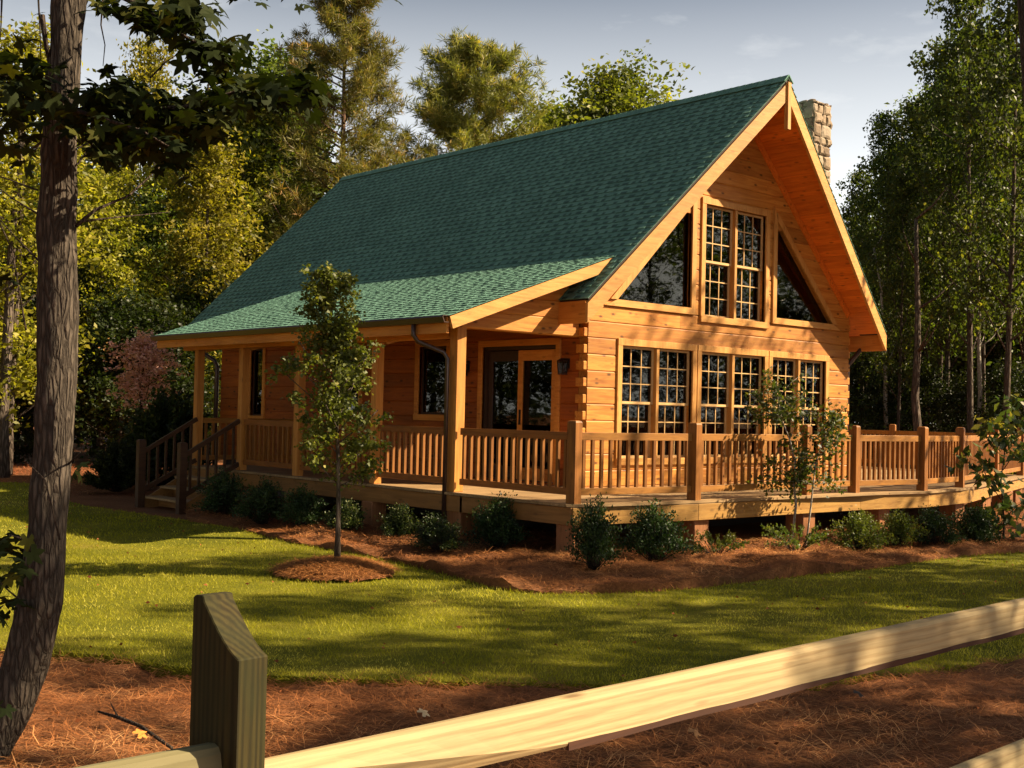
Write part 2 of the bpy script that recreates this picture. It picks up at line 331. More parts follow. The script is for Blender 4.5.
# ------------------------------------------------------------------ value noise for terrain
def vnoise(x, y, seed=0):
    x = np.asarray(x, float); y = np.asarray(y, float); xi = np.floor(x).astype(np.int64); yi = np.floor(y).astype(np.int64); fx = x-xi; fy = y-yi
    def h(a, b):
        n = (a*374761393+b*668265263+seed*974711) & 0x7fffffff; n = ((n ^ (n >> 13))*1274126177) & 0x7fffffff
        return ((n ^ (n >> 16)) & 0xffff)/65535.0
    sx = fx*fx*(3-2*fx); sy = fy*fy*(3-2*fy)
    return (h(xi, yi)*(1-sx)+h(xi+1, yi)*sx)*(1-sy)+(h(xi, yi+1)*(1-sx)+h(xi+1, yi+1)*sx)*sy
def inside(px, py, poly):
    px = np.asarray(px); r = np.zeros(px.shape, bool); n = len(poly)
    for i in range(n):
        x1, y1 = poly[i]; x2, y2 = poly[(i+1) % n]
        c = ((y1 > py) != (y2 > py)) & (px < (x2-x1)*(py-y1)/((y2-y1) if y2 != y1 else 1e-9)+x1)
        r ^= c
    return r
def smooth_poly(pts, n=6):
    out = []; k = len(pts)
    for i in range(k):
        p0, p1, p2, p3 = [np.array(pts[(i+j-1) % k], float) for j in range(4)]
        for t in np.linspace(0, 1, n, endpoint=False):
            out.append(tuple(.5*((2*p1)+(-p0+p2)*t+(2*p0-5*p1+4*p2-p3)*t*t+(-p0+3*p1-3*p2+p3)*t**3)))
    return out
LAWN = smooth_poly([(-9.9, -4.2), (-9.35, -5.34), (-8.43, -6.49), (-7.57, -7.2), (-6.8, -7.83), (-5.4, -8.4), (-3.6, -8.8), (0, -9.6), (6, -10.5), (12, -9.5), (10, -6.2), (3.9, -5.2), (2.9, -5.0), (.8, -4.95),
                    (-1.2, -4.8), (-2.9, -4.68), (-3.95, -4.45), (-4.86, -3.83), (-4.75, -2.6), (-4.55, -1.3), (-4.6, .9), (-4.3, 3.2), (-4.25, 4.9), (-4.4, 8.5), (-4.0, 11.5), (-3.0, 14.6), (-6, 16.5), (-11, 15), (-16, 10), (-15, 3), (-12.5, -1)])
BED = smooth_poly([(9.6, -6.1), (3.9, -5.15), (2.9, -4.97), (.8, -4.92), (-1.2, -4.77), (-2.9, -4.65), (-3.95, -4.42), (-4.83, -3.8), (-4.72, -2.6), (-4.52, -1.3), (-4.57, .9), (-4.27, 3.2), (-4.22, 4.9), (-3.6, 5.6), (-2.4, 5.6), (-1.4, 3), (-1.2, -1), (0, -1.6), (6, -1.8), (13, -.2), (13.5, -4)])
RINGC = (-5.72, -1.62)
def h_ground(x, y):
    near = np.exp(-(((x+6)/14)**2+((y+6)/12)**2))
    return G+near*((vnoise(x*1.1, y*1.1, 3)-.5)*.10+(vnoise(x*4, y*4, 5)-.5)*.05+(vnoise(x*12, y*12, 6)-.5)*.025)-.04
def h_lawn(x, y): return G-.015+(vnoise(x*.6, y*.6, 8)-.5)*.05
def h_bed(x, y): return G+.06+(vnoise(x*1.5, y*1.5, 9)-.5)*.15+(vnoise(x*4.5, y*4.5, 4)-.5)*.08
# ground: one sheet out to the horizon, finer near the house
gx = np.unique(np.concatenate([np.linspace(-13.5, 2, 120), np.linspace(2, 30, 50), np.linspace(-40, -13.5, 40), np.linspace(30, 600, 18), np.linspace(-600, -40, 18)]))
gy = np.unique(np.concatenate([np.linspace(-14, -2, 100), np.linspace(-2, 30, 50), np.linspace(-50, -14, 24), np.linspace(30, 600, 18), np.linspace(-600, -50, 18)]))
X, Y = np.meshgrid(gx, gy); Z = h_ground(X, Y)-.06*inside(X, Y, LAWN); nx, ny = len(gx), len(gy)
ii = (np.arange(ny-1)[:, None]*nx+np.arange(nx-1)[None]).ravel()
tag(link('ground', np_mesh('ground', np.stack([X, Y, Z], -1).reshape(-1, 3), np.stack([ii, ii+1, ii+nx+1, ii+nx], 1), smooth=True), M['ground']), kind='structure')
def sheet(name, poly, hf, mat, step, skirt=.22):
    xs = [p[0] for p in poly]; ys = [p[1] for p in poly]
    bm = bmesh.new(); vs = [bm.verts.new((p[0], p[1], 0)) for p in poly]; f = bm.faces.new(vs)
    for a, lo, hi in ((0, min(xs), max(xs)), (1, min(ys), max(ys))):
        c = lo+step
        while c < hi:
            no = (1, 0, 0) if a == 0 else (0, 1, 0); co = (c, 0, 0) if a == 0 else (0, c, 0)
            bmesh.ops.bisect_plane(bm, geom=bm.verts[:]+bm.edges[:]+bm.faces[:], plane_co=co, plane_no=no); c += step
    bmesh.ops.triangulate(bm, faces=bm.faces[:])
    co = np.array([v.co[:] for v in bm.verts]); z = hf(co[:, 0], co[:, 1])
    for v, zz in zip(bm.verts, z): v.co.z = zz
    be = [e for e in bm.edges if len(e.link_faces) == 1]
    r = bmesh.ops.extrude_edge_only(bm, edges=be)
    for v in r['geom']:
        if isinstance(v, bmesh.types.BMVert): v.co.z -= skirt
    bmesh.ops.recalc_face_normals(bm, faces=bm.faces)
    me = bpy.data.meshes.new(name); bm.to_mesh(me); bm.free()
    return tag(link(name, me, mat), kind='structure')
sheet('lawn', LAWN, h_lawn, M['turf'], .5)
sheet('mulch_bed', BED, h_bed, M['ground'], .16, .22)

# ------------------------------------------------------------------ the house
HW, HLN = 7.35, 11.7
RZ, EZ, EO = 7.03, 2.93, .54          # ridge, eave, eave overhang
SL = (RZ-EZ)/(HW/2+EO)                # slope of the main roof
def roof_z(x): return RZ-abs(x-HW/2)*SL
def porch_z(x): return 3.66+(x-.21)*(3.66-2.50)/(.21+3.07)
house = empty('log_house', (0, 0, G), label='honey coloured log house with steep green shingle roof and tall gable windows', cat='house')
hp = empty('wall_origin'); bpy.data.objects.remove(hp)
def H(o):                              # parent to the house, coordinates kept as house-local
    o.parent = house; o.matrix_parent_inverse = Matrix.Translation((0, 0, -G)); return o
def hb(mb, name, mat, parent=None, **k):
    o = mb.build(name, mat, **k)
    if parent is None: H(o)
    else: o.parent = parent; o.matrix_parent_inverse = Matrix.Identity(4) if parent is not house else o.matrix_parent_inverse
    return o
CRS = .262
def log_wall(mb, axis, face, into, lo, hi, z0, z1, openings, ends=(0, 0), phase=0, cf=.016):
    """squared log courses; lo(z), hi(z) bound the wall; openings are (za, zb, left(z), right(z)); axis 0: wall runs along x at y=face"""
    zs = [z0]; k = math.ceil((z0+1e-4)/CRS)
    while k*CRS < z1-.01: zs.append(k*CRS); k += 1
    zs.append(z1)
    for i in range(len(zs)-1):
        ca, cb = zs[i], zs[i+1]; cuts = sorted({ca, cb} | {z for o in openings for z in o[:2] if ca+.004 < z < cb-.004})
        par = (int(round(ca/CRS+.3))+phase) % 2
        for za, zb in zip(cuts, cuts[1:]):
            a0 = cf if abs(za-ca) < 1e-6 else 0; b0 = cf if abs(zb-cb) < 1e-6 else 0
            prof = [(a0*.8, za)]+([(0, za+a0)] if a0 else [])+([(0, zb-b0)] if b0 else [])+[(b0*.8, zb), (.19, zb), (.19, za)]
            zm = (za+zb)/2; sp = [(lambda z: lo(z)-(ends[0] if par else 0), lambda z: hi(z)+(ends[1] if par else 0))]
            for oa, ob_, L, Rr in openings:
                if oa-1e-6 <= zm <= ob_+1e-6:
                    new = []
                    for a, b in sp:
                        if L(zm) > a(zm) and Rr(zm) < b(zm): new += [(a, L), (Rr, b)]
                        else: new.append((a, b))
                    sp = new
            for a, b in sp:
                if b(zm)-a(zm) < .02: continue
                # break long logs where two timbers meet
                js = [a, b]; ln = b(zm)-a(zm)
                if ln > 4.2:
                    t = a(zm)+ln*(.3+.4*((i*37 % 11)/11)); js = [a, (lambda z, t=t: t), b]
                for s, e in zip(js, js[1:]):
                    g = .002 if s is not a else 0
                    A = []; B = []
                    for d, z in prof:
                        if axis == 0: A.append((s(z)+g, face+into*d, z)); B.append((max(e(z), s(z)+g), face+into*d, z))
                        else: A.append((face+into*d, s(z)+g, z)); B.append((face+into*d, max(e(z), s(z)+g), z))
                    mb.loft(A, B)
K = lambda v: (lambda z: v)
# window openings (inside of the trim)
LOW = [(.77, 2.53), (2.77, 4.57), (4.81, 6.53)]
TA, TB = 2.90, 4.83                                   # side windows' bottom and the middle window's top
mid = (2.82, 4.55)
triL = (3.0, 4.62, lambda z: .62+(z-3.0)*(2.46-.62)/(4.78-3.0), K(2.46)); triR = (3.0, 4.62, K(HW-2.46), lambda z: HW-(.62+(z-3.0)*(2.46-.62)/(4.78-3.0)))
ops = [(.45, 2.27, K(a), K(b)) for a, b in LOW]+[(2.89, TB, K(mid[0]), K(mid[1])), triL, triR]
ug = .22                                              # wall stops under the roof slab
mb = MB(); log_wall(mb, 0, 0, 1, lambda z: max(0, HW/2-(RZ-ug-z)/SL), lambda z: min(HW, HW/2+(RZ-ug-z)/SL), -.02, RZ-ug-.02, ops, (0, 0))
wall_front = hb(mb, 'wall', M['log_x'])
for k in range(0, 12):                      # notched log ends at the two corners
    z = k*CRS
    for a, b in ((-.085, .004), (HW-.004, HW+.07)): hb(MB().box((a, .012, z+.012), (b, .185, z+.15)), 'log_end', M['log_x'], wall_front, bevel=.008)
DOOR = (.70, 2.52, 0.02, 2.26); WINS = [(3.5, 4.3, 1.08, 2.31), (9.84, 10.35, .95, 2.42), (6.2, 7.0, 1.08, 2.31)]
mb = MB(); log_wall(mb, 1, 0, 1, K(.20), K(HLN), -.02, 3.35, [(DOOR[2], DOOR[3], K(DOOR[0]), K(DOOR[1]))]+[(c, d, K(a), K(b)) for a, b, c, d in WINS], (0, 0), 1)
hb(mb, 'wall', M['log_y_shade'])
mb = MB(); log_wall(mb, 1, HW, -1, K(.20), K(HLN), -.02, 3.35, [], (0, 0), 1); hb(mb, 'wall', M['log_y_shade'])
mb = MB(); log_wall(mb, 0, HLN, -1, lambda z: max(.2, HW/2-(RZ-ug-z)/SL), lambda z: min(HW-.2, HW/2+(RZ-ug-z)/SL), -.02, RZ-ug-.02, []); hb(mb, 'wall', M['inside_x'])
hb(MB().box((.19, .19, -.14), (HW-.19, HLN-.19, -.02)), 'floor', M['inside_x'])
hb(MB().loft([(.2, 4.6, -.02), (HW-.2, 4.6, -.02), (HW-.2, 4.6, 3.1), (HW/2, 4.6, 6.6), (.2, 4.6, 3.1)], [(.2, 4.7, -.02), (HW-.2, 4.7, -.02), (HW-.2, 4.7, 3.1), (HW/2, 4.7, 6.6), (.2, 4.7, 3.1)]), 'inner_wall', M['plaster_dim'])
mb = MB(); mb.box((.1, .12, G-.1), (HW-.1, .3, -.03)); mb.box((.1, HLN-.3, G-.1), (HW-.1, HLN-.1, -.03)); mb.box((.1, .3, G-.1), (.28, HLN-.3, -.03)); mb.box((HW-.28, .3, G-.1), (HW-.1, HLN-.3, -.03))
hb(mb, 'foundation', M['block'])
# porch end infill under the low roof
mb = MB(); log_wall(mb, 0, .13, 1, lambda z: -3.0+max(0, (z-2.42))/.3537+.12, K(-.085), 2.36, 3.36, [], (0, 0)); hb(mb, 'porch_gable', M['log_x'])

def trim_loop(mb, pts, w, t, y0):          # boards round a polygon lying in the front wall, standing t proud
    n = len(pts); c = np.mean(pts, 0)
    for i in range(n):
        p, q = np.array(pts[i]), np.array(pts[(i+1) % n]); d = (q-p)/np.linalg.norm(q-p); nrm = np.array([d[1], -d[0]])
        if np.dot(nrm, (p+q)/2-c) < 0: nrm = -nrm
        yield p, q, d, nrm
def window_unit(axis, face, out, xa, xb, z0, z1, sashes, rows, cols, tw=.11, lit=None, single=False, mats=('trim_x', 'trim_z')):
    """double-hung units side by side in one trimmed opening; face = wall plane, out = outward sign"""
    def P(x, d, z): return (x, face+out*d, z) if axis == 0 else (face+out*d, x, z)
    def bx(mb, x0, d0, za, x1, d1, zb):
        a = P(x0, d0, za); b = P(x1, d1, zb); mb.box(tuple(min(i, j) for i, j in zip(a, b)), tuple(max(i, j) for i, j in zip(a, b)))
    mb = MB(); bx(mb, xa-tw, -.05, z0-tw, xb+tw, .045, z0)
    win = hb(mb, 'window', M[mats[0]], bevel=.004)
    m2 = MB(); bx(m2, xa-tw, -.05, z1, xb+tw, .035, z1+tw); bx(m2, xa-tw, -.05, z0, xa, .032, z1); bx(m2, xb, -.05, z0, xb+tw, .032, z1)
    w = (xb-xa); mw = .07; sw = (w-mw*(sashes-1))/sashes
    for k in range(1, sashes): bx(m2, xa+k*sw+(k-1)*mw, -.10, z0, xa+k*sw+k*mw, .012, z1)
    hb(m2, 'frame', M[mats[1]], win, bevel=.004)
    zc = z0+(z1-z0)*.485
    for k in range(sashes):
        s0 = xa+k*(sw+mw); s1 = s0+sw
        for up, (za, zb, d) in enumerate(((z0, z1, -.055),) if single else ((z0, zc+.03, -.095), (zc, z1, -.055))):
            m = MB(); r = .045
            bx(m, s0, d-.03, za, s0+r, d, zb); bx(m, s1-r, d-.03, za, s1, d, zb); bx(m, s0+r, d-.03, za, s1-r, d, za+r*.9); bx(m, s0+r, d-.03, zb-r*.9, s1-r, d, zb)
            for c in range(1, cols): x = s0+r+(sw-2*r)*c/cols; bx(m, x-.009, d-.026, za+r, x+.009, d-.006, zb-r)
            for c in range(1, rows): z = za+r+(zb-za-2*r)*c/rows; bx(m, s0+r, d-.027, z-.009, s1-r, d-.007, z+.009)
            hb(m, 'sash', M['sash'] if not single else M['darkframe'], win)
            g = MB(); bx(g, s0+r-.005, d-.019, za+r-.005, s1-r+.005, d-.015, zb-r+.005); hb(g, 'pane', M['glass'], win)
    return win
for a, b in LOW: window_unit(0, 0, -1, a, b, .45, 2.27, 2, 3, 3)
window_unit(0, 0, -1, mid[0], mid[1], 2.89, TB, 2, 3, 3)
for a, b, c, d in WINS: window_unit(1, 0, -1, a, b, c, d, 1, 1, 1, mats=('trim_y', 'trim_y'), single=True)
# triangular windows
for sgn in (1, -1):
    fx = (lambda x: x) if sgn == 1 else (lambda x: HW-x)
    A, B, C = (.62, 3.0), (2.46, 3.0), (2.46, 4.78); tw = .11
    sl = (C[1]-A[1])/(C[0]-A[0]); off = tw*math.sqrt(1+sl*sl)
    Ao = (A[0]-(off+tw)/sl*.98, A[1]-tw); Bo = (B[0]+tw, B[1]-tw); Co = (B[0]+tw, C[1]+tw*sl+off)
    def tri(mb, poly, d0, d1): mb.loft([(fx(x), -d0, z) for x, z in poly], [(fx(x), -d1, z) for x, z in poly])
    m = MB(); tri(m, [Ao, Bo, B, (A[0]-.0, A[1])], -.05, .04); win = hb(m, 'window', M['trim_x'])
    m = MB(); tri(m, [B, Bo, Co, C], -.05, .034); tri(m, [A, C, (C[0], C[1]+off), (A[0]-off/sl, A[1])], -.05, .037); hb(m, 'frame', M['trim_z'], win)
    m = MB(); tri(m, [A, B, C], -.07, -.066); hb(m, 'pane', M['glass'], win)
# wide middle posts of the gable trim between the windows
# patio door
def dbx(mb, y0, x0, za, y1, x1, zb): mb.box((x0, y0, za), (x1, y1, zb))
m = MB(); dbx(m, .60, -.035, 2.26, 2.62, .05, 2.37); dbx(m, .60, -.033, 0, .70, .05, 2.26); dbx(m, 2.52, -.033, 0, 2.62, .05, 2.26); door = hb(m, 'door', M['trim_y'], bevel=.004)
m = MB(); dbx(m, .70, .03, 2.2, 2.52, .15, 2.26); dbx(m, .70, .03, .0, .74, .15, 2.2); dbx(m, 2.48, .03, 0, 2.52, .15, 2.2); dbx(m, .74, .03, 0, 2.48, .15, .03); hb(m, 'frame', M['darkframe'], door)
def panel(y0, y1, x, r, mat, nm='panel'):
    m = MB(); dbx(m, y0, x, .04, y0+r, x+.045, 2.19); dbx(m, y1-r, x, .04, y1, x+.045, 2.19); dbx(m, y0+r, x, 2.19-r*1.6, y1-r, x+.045, 2.19); dbx(m, y0+r, x, .04, y1-r, x+.045, .04+r*1.8)
    hb(m, nm, mat, door, bevel=.003); m = MB(); dbx(m, y0+r-.01, x+.02, .04+r, y1-r+.01, x+.026, 2.19-r); hb(m, 'pane', M['glass'], door)
panel(.74, 1.66, .035, .11, M['trim_y']); panel(1.60, 2.47, .09, .11, M['darkframe'])
hb(MB().beam((.02, 1.58, .95), (.02, 1.58, 1.2), .02, .03, (1, 0, 0)), 'handle', M['black'], door)

# ------------------------------------------------------------------ roof
YB = 12.47
def yfront(x): return -1.05+abs(x-HW/2)/(HW/2+EO)*(1.05-.48)
def slope_pt(side, s, y, up=0.0):            # s = distance down the slope from the ridge
    L = math.hypot(1, SL); x = HW/2+side*s/L; z = RZ-s*SL/L
    return (x+side*up*SL/L, y, z+up/L)
SLEN = (HW/2+EO)*math.hypot(1, SL)
def roof_side(side):
    m = MB(); t = .03
    a, b = (0, SLEN)
    top = [slope_pt(side, 0, -1.05, -t), slope_pt(side, SLEN, -.48, -t), slope_pt(side, SLEN, YB, -t), slope_pt(side, 0, YB, -t)]
    bot = [slope_pt(side, 0, -1.05, -.12), slope_pt(side, SLEN, -.48, -.12), slope_pt(side, SLEN, YB, -.12), slope_pt(side, 0, YB, -.12)]
    if side == -1: pass
    m.loft(bot, top); return m
roof = hb(roof_side(-1), 'roof', M['shingle_edge']); hb(roof_side(1), 'roof_deck', M['shingle_edge'], roof)
def shingles(fp, slen, y0f, y1f, seed, exp=.142):
    """courses of laminated shingles: a lapped base strip and random raised tabs"""
    rr = random.Random(seed); m = MB(); mb_ = MB(); n = int(slen/exp)
    for k in range(n):
        s0 = slen-(k+1)*slen/n; s1 = slen-k*slen/n; sm = (s0+s1)/2; ya = y0f(s1)-.03; yb = y1f(s1)+.03
        y = ya
        while y < yb:
            w = rr.uniform(.7, 1.1); y2 = min(yb, y+w)
            m.loft([fp(s0-.02, y, -.002), fp(s1, y, .006), fp(s1, y2, .006), fp(s0-.02, y2, -.002)], [fp(s0-.02, y, .002), fp(s1, y, .013), fp(s1, y2, .013), fp(s0-.02, y2, .002)])
            y = y2
        y = ya+rr.uniform(0, .2)
        while y < yb-.1:
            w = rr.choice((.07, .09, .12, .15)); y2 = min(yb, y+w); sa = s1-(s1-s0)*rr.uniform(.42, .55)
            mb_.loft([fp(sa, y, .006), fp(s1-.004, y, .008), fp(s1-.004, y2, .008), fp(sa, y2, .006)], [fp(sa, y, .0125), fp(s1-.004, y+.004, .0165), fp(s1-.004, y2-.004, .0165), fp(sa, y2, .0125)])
            w2 = rr.choice((.07, .10, .13, .16)); y3 = min(yb, y2+w2)
            m.loft([fp(s0, y2, .0), fp(s1, y2, .008), fp(s1, y3, .008), fp(s0, y3, .0)], [fp(s0, y2, .010), fp(s1+.003, y2+.004, .021), fp(s1+.003, y3-.004, .021), fp(s0, y3, .010)])
            y = y3
    return m, mb_
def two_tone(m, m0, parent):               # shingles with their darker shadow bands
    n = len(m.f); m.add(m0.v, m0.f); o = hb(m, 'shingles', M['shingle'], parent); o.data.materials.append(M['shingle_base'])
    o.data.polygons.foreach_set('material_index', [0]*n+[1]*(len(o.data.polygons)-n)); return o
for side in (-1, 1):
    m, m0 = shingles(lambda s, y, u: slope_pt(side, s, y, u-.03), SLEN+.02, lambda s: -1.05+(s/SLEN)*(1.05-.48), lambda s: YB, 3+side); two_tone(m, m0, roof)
m = MB(); y = -1.08
while y < YB:
    y2 = min(y+.3, YB+.02); L = math.hypot(1, SL)
    for side in (-1, 1): m.loft([slope_pt(side, 0, y, .0), slope_pt(side, .17, y, .0), slope_pt(side, .17, y2, .002), slope_pt(side, 0, y2, .002)], [slope_pt(side, 0, y, .022), slope_pt(side, .17, y, .014), slope_pt(side, .17, y2, .004), slope_pt(side, 0, y2, .01)])
    y += .15
hb(m, 'ridge_cap', M['shingle'], roof)
# rake boards, eave boards, planked soffit, frieze
for side in (-1, 1):
    m = MB(); e = HW/2+side*(HW/2+EO)
    def rk(x, y, dz): return (x, y, roof_z(x)+dz)
    xr = HW/2; zt, zb_ = -.10, -.40
    A = [(xr, -1.075, RZ+zt), (xr, -1.075, RZ+zb_), (xr, -1.02, RZ+zb_), (xr, -1.02, RZ+zt)]
    B = [(e, -.505, EZ+zt), (e, -.505, EZ+zb_), (e, -.45, EZ+zb_), (e, -.45, EZ+zt)]
    m.loft(A, B); hb(m, 'rake_board', M['trim_x'], roof)
    m = MB(); m.box((min(e, e-side*.05), -.449, EZ-.40), (max(e, e-side*.05), YB, EZ-.06)); hb(m, 'eave_board', M['trim_y'], roof)
    m = MB(); mr_ = MB(); s = .10; n = 40; w = (SLEN-.16)/n
    for k in range(n):
        s0 = .10+k*w; s1 = s0+w-.004; y0 = -1.02+(s0/SLEN)*.57
        m.loft([slope_pt(side, s0, y0, -.155), slope_pt(side, s1, y0+.01, -.155), slope_pt(side, s1, .02, -.155), slope_pt(side, s0, .02, -.155)],
               [slope_pt(side, s0, y0, -.135), slope_pt(side, s1, y0+.01, -.135), slope_pt(side, s1, .02, -.135), slope_pt(side, s0, .02, -.135)])
        mr_.loft([slope_pt(side, s0, HLN, -.155), slope_pt(side, s1, HLN, -.155), slope_pt(side, s1, YB-.05, -.155), slope_pt(side, s0, YB-.05, -.155)],
               [slope_pt(side, s0, HLN, -.135), slope_pt(side, s1, HLN, -.135), slope_pt(side, s1, YB-.05, -.135), slope_pt(side, s0, YB-.05, -.135)])
    hb(m, 'soffit', M['soffit'], roof); hb(mr_, 'rear_soffit', M['soffit'], roof)
    m = MB(); m.loft([slope_pt(side, .02, -.035, -.16), slope_pt(side, .02, -.035, -.27), slope_pt(side, .02, .01, -.27), slope_pt(side, .02, .01, -.16)], [slope_pt(side, SLEN-.62, -.035, -.16), slope_pt(side, SLEN-.62, -.035, -.27), slope_pt(side, SLEN-.62, .01, -.27), slope_pt(side, SLEN-.62, .01, -.16)])
    hb(m, 'frieze_board', M['soffit'], roof)
    # the eave's underside along the side walls
    m = MB(); m.loft([slope_pt(side, SLEN-.02, .02, -.155), slope_pt(side, SLEN-.9, .02, -.155), slope_pt(side, SLEN-.9, HLN, -.155), slope_pt(side, SLEN-.02, HLN, -.155)], [slope_pt(side, SLEN-.02, .02, -.135), slope_pt(side, SLEN-.9, .02, -.135), slope_pt(side, SLEN-.9, HLN, -.135), slope_pt(side, SLEN-.02, HLN, -.135)])
    hb(m, 'eave_soffit', M['soffit'], roof)
    m = MB(); A = [(xr, YB, RZ-.05), (xr, YB, RZ-.36), (xr, YB+.04, RZ-.36), (xr, YB+.04, RZ-.05)]; B = [(e, YB, EZ-.05), (e, YB, EZ-.36), (e, YB+.04, EZ-.36), (e, YB+.04, EZ-.05)]; m.loft(A, B); hb(m, 'rake_board', M['trim_x'], roof)
hb(MB().box((HW/2-.045, -1.10, 6.1), (HW/2+.045, -1.02, RZ-.12)), 'king_post', M['trim_z'], roof, bevel=.004)
hb(MB().box((HW/2-.10, -1.0, RZ-.50), (HW/2+.10, 0, RZ-.22)), 'ridge_beam', M['log_y_shade'], roof)

# porch roof
PY0, PY1, PX0, PX1 = -.30, 8.64, -3.07, .30
def porch_pt(s, y, up=0):                 # s measured from the top edge
    L = math.hypot(1, .3537); return (PX1-s/L-up*.3537/L, y, porch_z(PX1-s/L)+up/L)
PSL = (PX1-PX0)*math.hypot(1, .3537)
m = MB(); m.loft([porch_pt(0, PY0, -.12), porch_pt(PSL, PY0, -.12), porch_pt(PSL, PY1, -.12), porch_pt(0, PY1, -.12)], [porch_pt(0, PY0, -.03), porch_pt(PSL, PY0, -.03), porch_pt(PSL, PY1, -.03), porch_pt(0, PY1, -.03)])
proof = hb(m, 'porch_roof', M['shingle_edge'])
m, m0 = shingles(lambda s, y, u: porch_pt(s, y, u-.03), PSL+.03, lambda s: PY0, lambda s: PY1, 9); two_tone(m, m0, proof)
for y in (PY0, PY1-.04):
    m = MB(); A = [porch_pt(.05, y-.02, -.045), porch_pt(.05, y-.02, -.22), porch_pt(.05, y+.03, -.22), porch_pt(.05, y+.03, -.045)]; B = [porch_pt(PSL, y-.02, -.045), porch_pt(PSL, y-.02, -.22), porch_pt(PSL, y+.03, -.22), porch_pt(PSL, y+.03, -.045)]
    m.loft(A, B); hb(m, 'rake_board', M['trim_x'], proof)
hb(MB().box((PX0, PY0+.035, 2.23), (PX0+.04, PY1-.04, 2.455)), 'eave_board', M['trim_y'], proof)
m = MB()
for k in range(20):
    s0 = .25+k*(PSL-.3)/20; s1 = s0+(PSL-.3)/20-.004
    m.loft([porch_pt(s0, PY0+.04, -.15), porch_pt(s1, PY0+.04, -.15), porch_pt(s1, PY1-.05, -.15), porch_pt(s0, PY1-.05, -.15)], [porch_pt(s0, PY0+.04, -.13), porch_pt(s1, PY0+.04, -.13), porch_pt(s1, PY1-.05, -.13), porch_pt(s0, PY1-.05, -.13)])
hb(m, 'ceiling', M['soffit'], proof)
hb(MB().box((-2.60, .26, 2.20), (-2.46, PY1-.2, 2.39)), 'beam', M['trim_y'], proof, bevel=.006)
for y in (2.0, 4.23, 6.12, 7.81): hb(MB().beam((-2.46, y, 2.24), (-.03, y, 2.9), .07, .16), 'rafter', M['trim_x'], proof)
PPY = [.05, 2.0, 4.23, 6.12, 7.81]
for i, y in enumerate(PPY):
    w = .085 if i == 0 else .07
    hb(MB().box((-2.53-w, y-w+.08, 0.0), (-2.53+w, y+w+.08, 2.198 if i else 2.358)), 'porch_post', M['porch_post'], bevel=.006)
# gutters and downspouts
m = MB(); prof = [(0, .10), (-.10, .10), (-.115, .075), (-.08, .0), (0, .0), (0, .012), (-.07, .012), (-.10, .078), (-.09, .09), (-.01, .09)]
m.loft([(PX0-.005+a, PY0-.02, 2.37+b) for a, b in prof], [(PX0-.005+a, PY1+.02, 2.37+b) for a, b in prof]); gut = hb(m, 'gutter', M['gutter'])
m = MB(); e = HW+EO
m.loft([(e+.005-a, -.45, EZ-.17+b) for a, b in prof], [(e+.005-a, YB, EZ-.17+b) for a, b in prof]); gut2 = hb(m, 'gutter', M['gutter'])
def pipe(pts, w, h): 
    m = MB()
    m.tube(pts, w, 8); return m
hb(pipe([(-3.12, .42, 2.37), (-3.12, .42, 2.22), (-3.05, .40, 2.13), (-2.72, .22, 1.99), (-2.68, .18, 1.9), (-2.68, .18, -.6)], .034, 0), 'downspout', M['gutter'], smooth=True)
hb(pipe([(7.93, .05, EZ-.17), (7.93, .05, EZ-.28), (7.86, .06, EZ-.38), (7.58, .1, EZ-.62), (7.5, .12, EZ-.72), (7.5, .12, G)], .045, 0), 'downspout', M['gutter'], smooth=True)
m = MB(); m.loft([(-EO-.005+a, 8.75, EZ-.17+b) for a, b in prof], [(-EO-.005+a, YB, EZ-.17+b) for a, b in prof]); hb(m, 'gutter', M['gutter'])
hb(pipe([(-EO-.05, 12.3, EZ-.17), (-EO-.05, 12.3, EZ-.33), (-EO+.05, 12.2, EZ-.44), (-.1, 11.85, EZ-.75), (-.06, 11.8, EZ-.9), (-.06, 11.8, G)], .05, 0), 'downspout', M['gutter'], smooth=True)
# chimney of round fieldstones
cx0, cx1, cy0, cy1, cz1 = 7.40, 7.99, .95, 2.25, 7.68
chim = hb(MB().box((cx0, cy0, G-.05), (cx1, cy1, cz1)), 'chimney', M['mortar'])
rr = random.Random(5); m = MB()
def stones(org, du, dv, nrm, W_, H_):
    v = 0; k = 0
    while v < H_-.05:
        h = rr.uniform(.10, .27); h = min(h, H_-v); u = -rr.uniform(0, .05)
        while u < W_:
            w = rr.uniform(.11, .32); w = min(w, W_-u+.02)
            if W_-u-w < .09: w = W_-u+.01
            c = [(u+.012, v+.012), (u+w*.5, v+rr.uniform(.0, .02)), (u+w-.012, v+.014), (u+w-rr.uniform(0, .012), v+h*.5), (u+w-.02, v+h-.014), (u+w*.5, v+h-rr.uniform(0, .01)), (u+.018, v+h-.012), (u+rr.uniform(0, .015), v+h*.5)]
            cc = np.mean(c, 0); d = rr.uniform(.03, .06); j = [(a+rr.uniform(-.024, .024), b+rr.uniform(-.024, .024)) for a, b in c]
            f = lambda a, b, t: tuple(np.array(org)+np.array(du)*a+np.array(dv)*b+np.array(nrm)*t)
            r0 = [f(a, b, -.02) for a, b in j]; r1 = [f(a, b, d*.6) for a, b in j]; r2 = [f(cc[0]+(a-cc[0])*.62, cc[1]+(b-cc[1])*.62, d) for a, b in j]
            m.lofts([r0, r1, r2]); u += w
        v += h
zb0 = 1.5
stones((cx0, cy0, zb0), (1, 0, 0), (0, 0, 1), (0, -1, 0), cx1-cx0, cz1-zb0); stones((cx0, cy1, zb0), (0, -1, 0), (0, 0, 1), (-1, 0, 0), cy1-cy0, cz1-zb0)
